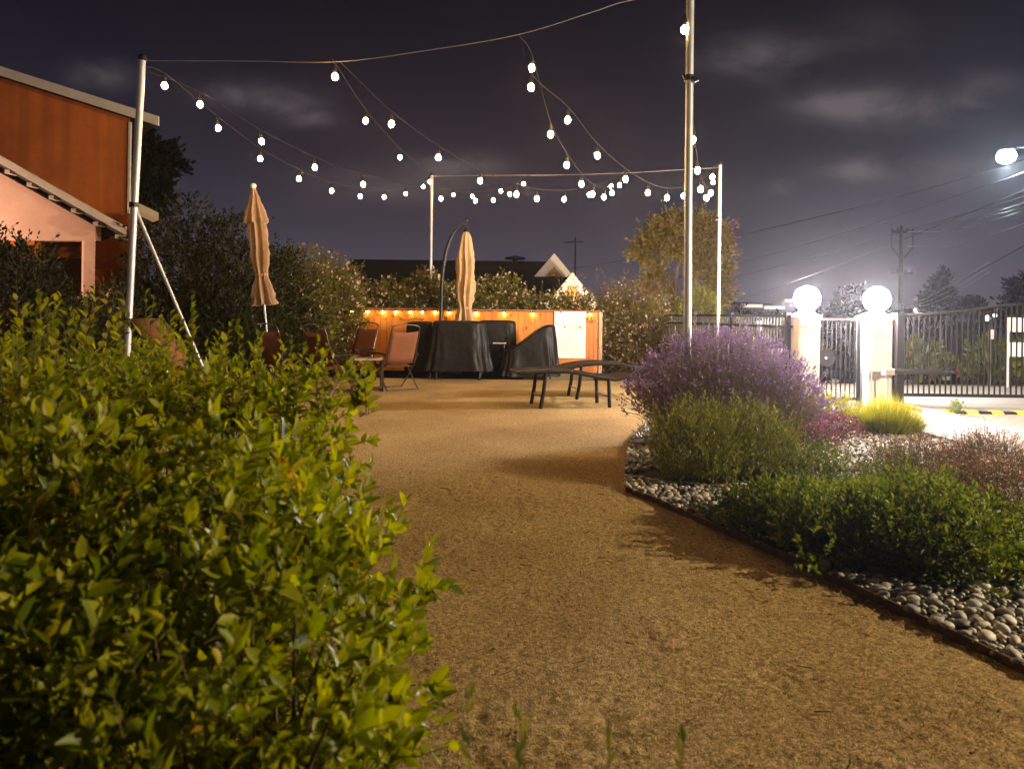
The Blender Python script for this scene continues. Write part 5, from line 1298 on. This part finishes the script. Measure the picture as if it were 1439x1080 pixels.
# seat each crumb on the uneven ground
def gheight(x, y):
    rm = sstep(-.25, .25, lattice(x, y, .35, 9)); nr = (1 - sstep(6.0, 7.5, y))*(1 - sstep(2.2, 2.6, np.abs(x - .3)*.9))
    return nr*(lattice(x, y, .9, 1)*.03 + lattice(x, y, .11, 2)*.008*(.2 + rm) + lattice(x, y, .05, 3)*.011*(-.2 + 1.2*rm) + lattice(x, y, .02, 4)*.010*(.35 + .65*rm))
Vg[:, 2] += np.repeat(gheight(x, y), 4)
Tg = ((np.arange(n)*4)[:, None, None] + tf[None]).reshape(-1, 3)
grit = leafmat('grit', (.14, .09, .05), (.58, .45, .28), 0., .9, .1)
stuff(link('grit', np_mesh('grit', Vg, None, Tg), grit))
r = np.random.default_rng(67)
B = np.stack([r.uniform(-.6, 1.5, 60), 2.0 + 4*r.random(60)**1.5, np.zeros(60)], 1); B[:, 2] = gheight(B[:, 0], B[:, 1]) + .008
a = r.uniform(0, 6.28, 60); E = B + np.stack([np.cos(a), np.sin(a), .05 + 0*a], 1)*(.02 + .05*r.random(60))[:, None]
n = 240; x = r.uniform(-1., 2.4, n); y = 2.1 + 8*r.random(n)**1.3; ok = ~inside(x, y, bed_poly) & (np.abs(x/y) < .8); x, y = x[ok], y[ok]; n = len(x)
w_ = np.abs(x - (.16*y + .2)); sel = r.random(n) < .35 + .65*(w_ > .45); x, y = x[sel], y[sel]; n = len(x)
a = r.uniform(0, 6.28, n); ln = .012 + .022*r.random(n)
V, Q = leaf_geo(np.stack([x, y, gheight(x, y) + .008], 1), np.stack([np.cos(a), np.sin(a), .12 + 0*a], 1), ln, ln*.5, fold=.2, side=np.stack([-np.sin(a), np.cos(a), .05 + 0*a], 1)*0 + np.array([0, 0, 1.]))
stuff(link('fallen_leaves', np_mesh('fallen_leaves', V, Q), leafmat('leaf_dead', (.05, .03, .012), (.20, .13, .05), .1, .8, .1)))
stuff(link('twigs', np_mesh('twigs', *stem_geo(B, E, np.full(60, .0022), np.full(60, .0015))), mat('twig', (.03, .02, .014), .9)))

# ------------------------------------------------------------------ night sky
w = bpy.data.worlds.new('World'); S.world = w; w.use_nodes = True
nt = w.node_tree; nt.nodes.clear(); N = nt.nodes.new; Lk = nt.links.new
out = N('ShaderNodeOutputWorld'); bg = N('ShaderNodeBackground'); Lk(bg.outputs[0], out.inputs[0])
tc = N('ShaderNodeTexCoord'); sp = N('ShaderNodeSeparateXYZ'); Lk(tc.outputs['Generated'], sp.inputs[0])
ramp = N('ShaderNodeValToRGB'); Lk(sp.outputs['Z'], ramp.inputs[0])
el = ramp.color_ramp.elements
el[0].position = 0; el[0].color = (.135, .115, .145, 1); el[1].position = 1; el[1].color = (.004, .0035, .006, 1)
for p_, c in ((.05, (.090, .077, .103)), (.12, (.048, .042, .061)), (.21, (.021, .0185, .031)), (.32, (.0105, .009, .0165)), (.45, (.0055, .0045, .0085))):
    e = el.new(p_); e.color = (*c, 1)
# wispy cloud banks: soft lobes in azimuth / elevation broken up by noise
def math_(op, a, b=None, c=None):
    n = N('ShaderNodeMath'); n.operation = op
    for i, q in enumerate((a, b, c)):
        if q is None: continue
        if isinstance(q, (int, float)): n.inputs[i].default_value = q
        else: Lk(q, n.inputs[i])
    return n.outputs[0]
ysafe = math_('MAXIMUM', sp.outputs['Y'], .05)
az = math_('DIVIDE', sp.outputs['X'], ysafe); ev = math_('DIVIDE', sp.outputs['Z'], ysafe)
cb_ = N('ShaderNodeCombineXYZ'); Lk(math_('MULTIPLY', az, 1.0), cb_.inputs[0]); Lk(math_('MULTIPLY', ev, 2.1), cb_.inputs[1])
n1 = N('ShaderNodeTexNoise'); n1.inputs['Scale'].default_value = 7.5; n1.inputs['Detail'].default_value = 9; n1.inputs['Roughness'].default_value = .6; n1.inputs['Distortion'].default_value = .5; Lk(cb_.outputs[0], n1.inputs['Vector'])
tot = None
for (px, py, rx, ry, st) in [(1065, 82, 75, 26, .75), (1190, 148, 60, 17, .9), (1255, 150, 95, 26, .8), (1340, 152, 40, 16, .6), (1200, 242, 45, 16, .95), (1290, 240, 80, 20, .7), (1098, 263, 16, 9, .8), (1380, 250, 60, 25, .3),
                             (350, 135, 55, 16, .75), (410, 152, 40, 18, .7), (440, 168, 30, 10, .5), (150, 105, 45, 18, .6), (645, 232, 60, 15, .9), (560, 262, 90, 18, .55), (1230, 45, 90, 25, .22), (1390, 120, 40, 16, .4)]:
    x, y = ray(px, py); y = -y
    a = math_('MULTIPLY', math_('SUBTRACT', az, x), 1000/rx); b_ = math_('MULTIPLY', math_('SUBTRACT', ev, y), 1000/ry)
    g = math_('MULTIPLY', math_('EXPONENT', math_('MULTIPLY', math_('ADD', math_('MULTIPLY', a, a), math_('MULTIPLY', b_, b_)), -.8)), st)
    tot = g if tot is None else math_('ADD', tot, g)
thin = math_('MULTIPLY', math_('SUBTRACT', n1.outputs['Fac'], .60), .35)
mr = N('ShaderNodeMapRange'); mr.inputs[1].default_value = .33; mr.inputs[2].default_value = .60; Lk(n1.outputs['Fac'], mr.inputs[0])
m2o = math_('MULTIPLY', math_('ADD', math_('MULTIPLY', math_('MULTIPLY', tot, mr.outputs[0]), .95), math_('MAXIMUM', thin, 0.)), 1.0)
mx = N('ShaderNodeMix'); mx.data_type = 'RGBA'; mx.clamp_factor = True; mx.inputs[7].default_value = (.120, .100, .108, 1); Lk(ramp.outputs[0], mx.inputs[6]); Lk(m2o, mx.inputs[0])
Lk(mx.outputs[2], bg.inputs[0]); bg.inputs[1].default_value = 1.0

# ------------------------------------------------------------------ air volume added to stand in for lens bloom round the lamps
mb = MB(); mb.box((60, 160, 7.), (1120, 372, 24)); hz_ = mb.build('glow_haze', None); hz_['kind'] = 'stuff'
hm = bpy.data.materials.new('glow_haze'); hm.use_nodes = True; nt = hm.node_tree; nt.nodes.clear()
ho = nt.nodes.new('ShaderNodeOutputMaterial'); hv = nt.nodes.new('ShaderNodeVolumePrincipled'); nt.links.new(hv.outputs[0], ho.inputs['Volume'])
hv.inputs['Color'].default_value = (.82, .86, 1., 1); hv.inputs['Density'].default_value = .0010; hv.inputs['Anisotropy'].default_value = .84
hz_.data.materials.append(hm)

# ------------------------------------------------------------------ camera and render settings
cd = bpy.data.cameras.new('Camera'); cam = bpy.data.objects.new('Camera', cd); COL.objects.link(cam); S.camera = cam
cd.sensor_width = 36; cd.lens = F/1439*36; cd.shift_y = -(540 - HY)/1439; cd.clip_end = 4000; cd.clip_start = .05
cam.matrix_world = Matrix.Translation((0, 0, H)) @ Matrix.Rotation(PI/2, 4, 'X') @ Matrix.Rotation(TH, 4, 'Z')
cd.dof.use_dof = True; cd.dof.focus_distance = 9.5; cd.dof.aperture_fstop = 3.2
S.view_settings.view_transform = 'Standard'; S.view_settings.look = 'None'; S.view_settings.exposure = 0.; S.view_settings.gamma = 1
c = S.cycles if hasattr(S, 'cycles') else None
S.render.engine = 'CYCLES'; c = S.cycles
c.use_denoising = True
try: c.denoiser = 'OPENIMAGEDENOISE'
except Exception: pass
c.max_bounces = 6; c.diffuse_bounces = 3; c.glossy_bounces = 3; c.transmission_bounces = 4; c.volume_bounces = 0
c.sample_clamp_indirect = 4.; c.use_light_tree = True; c.caustics_reflective = False; c.caustics_refractive = False
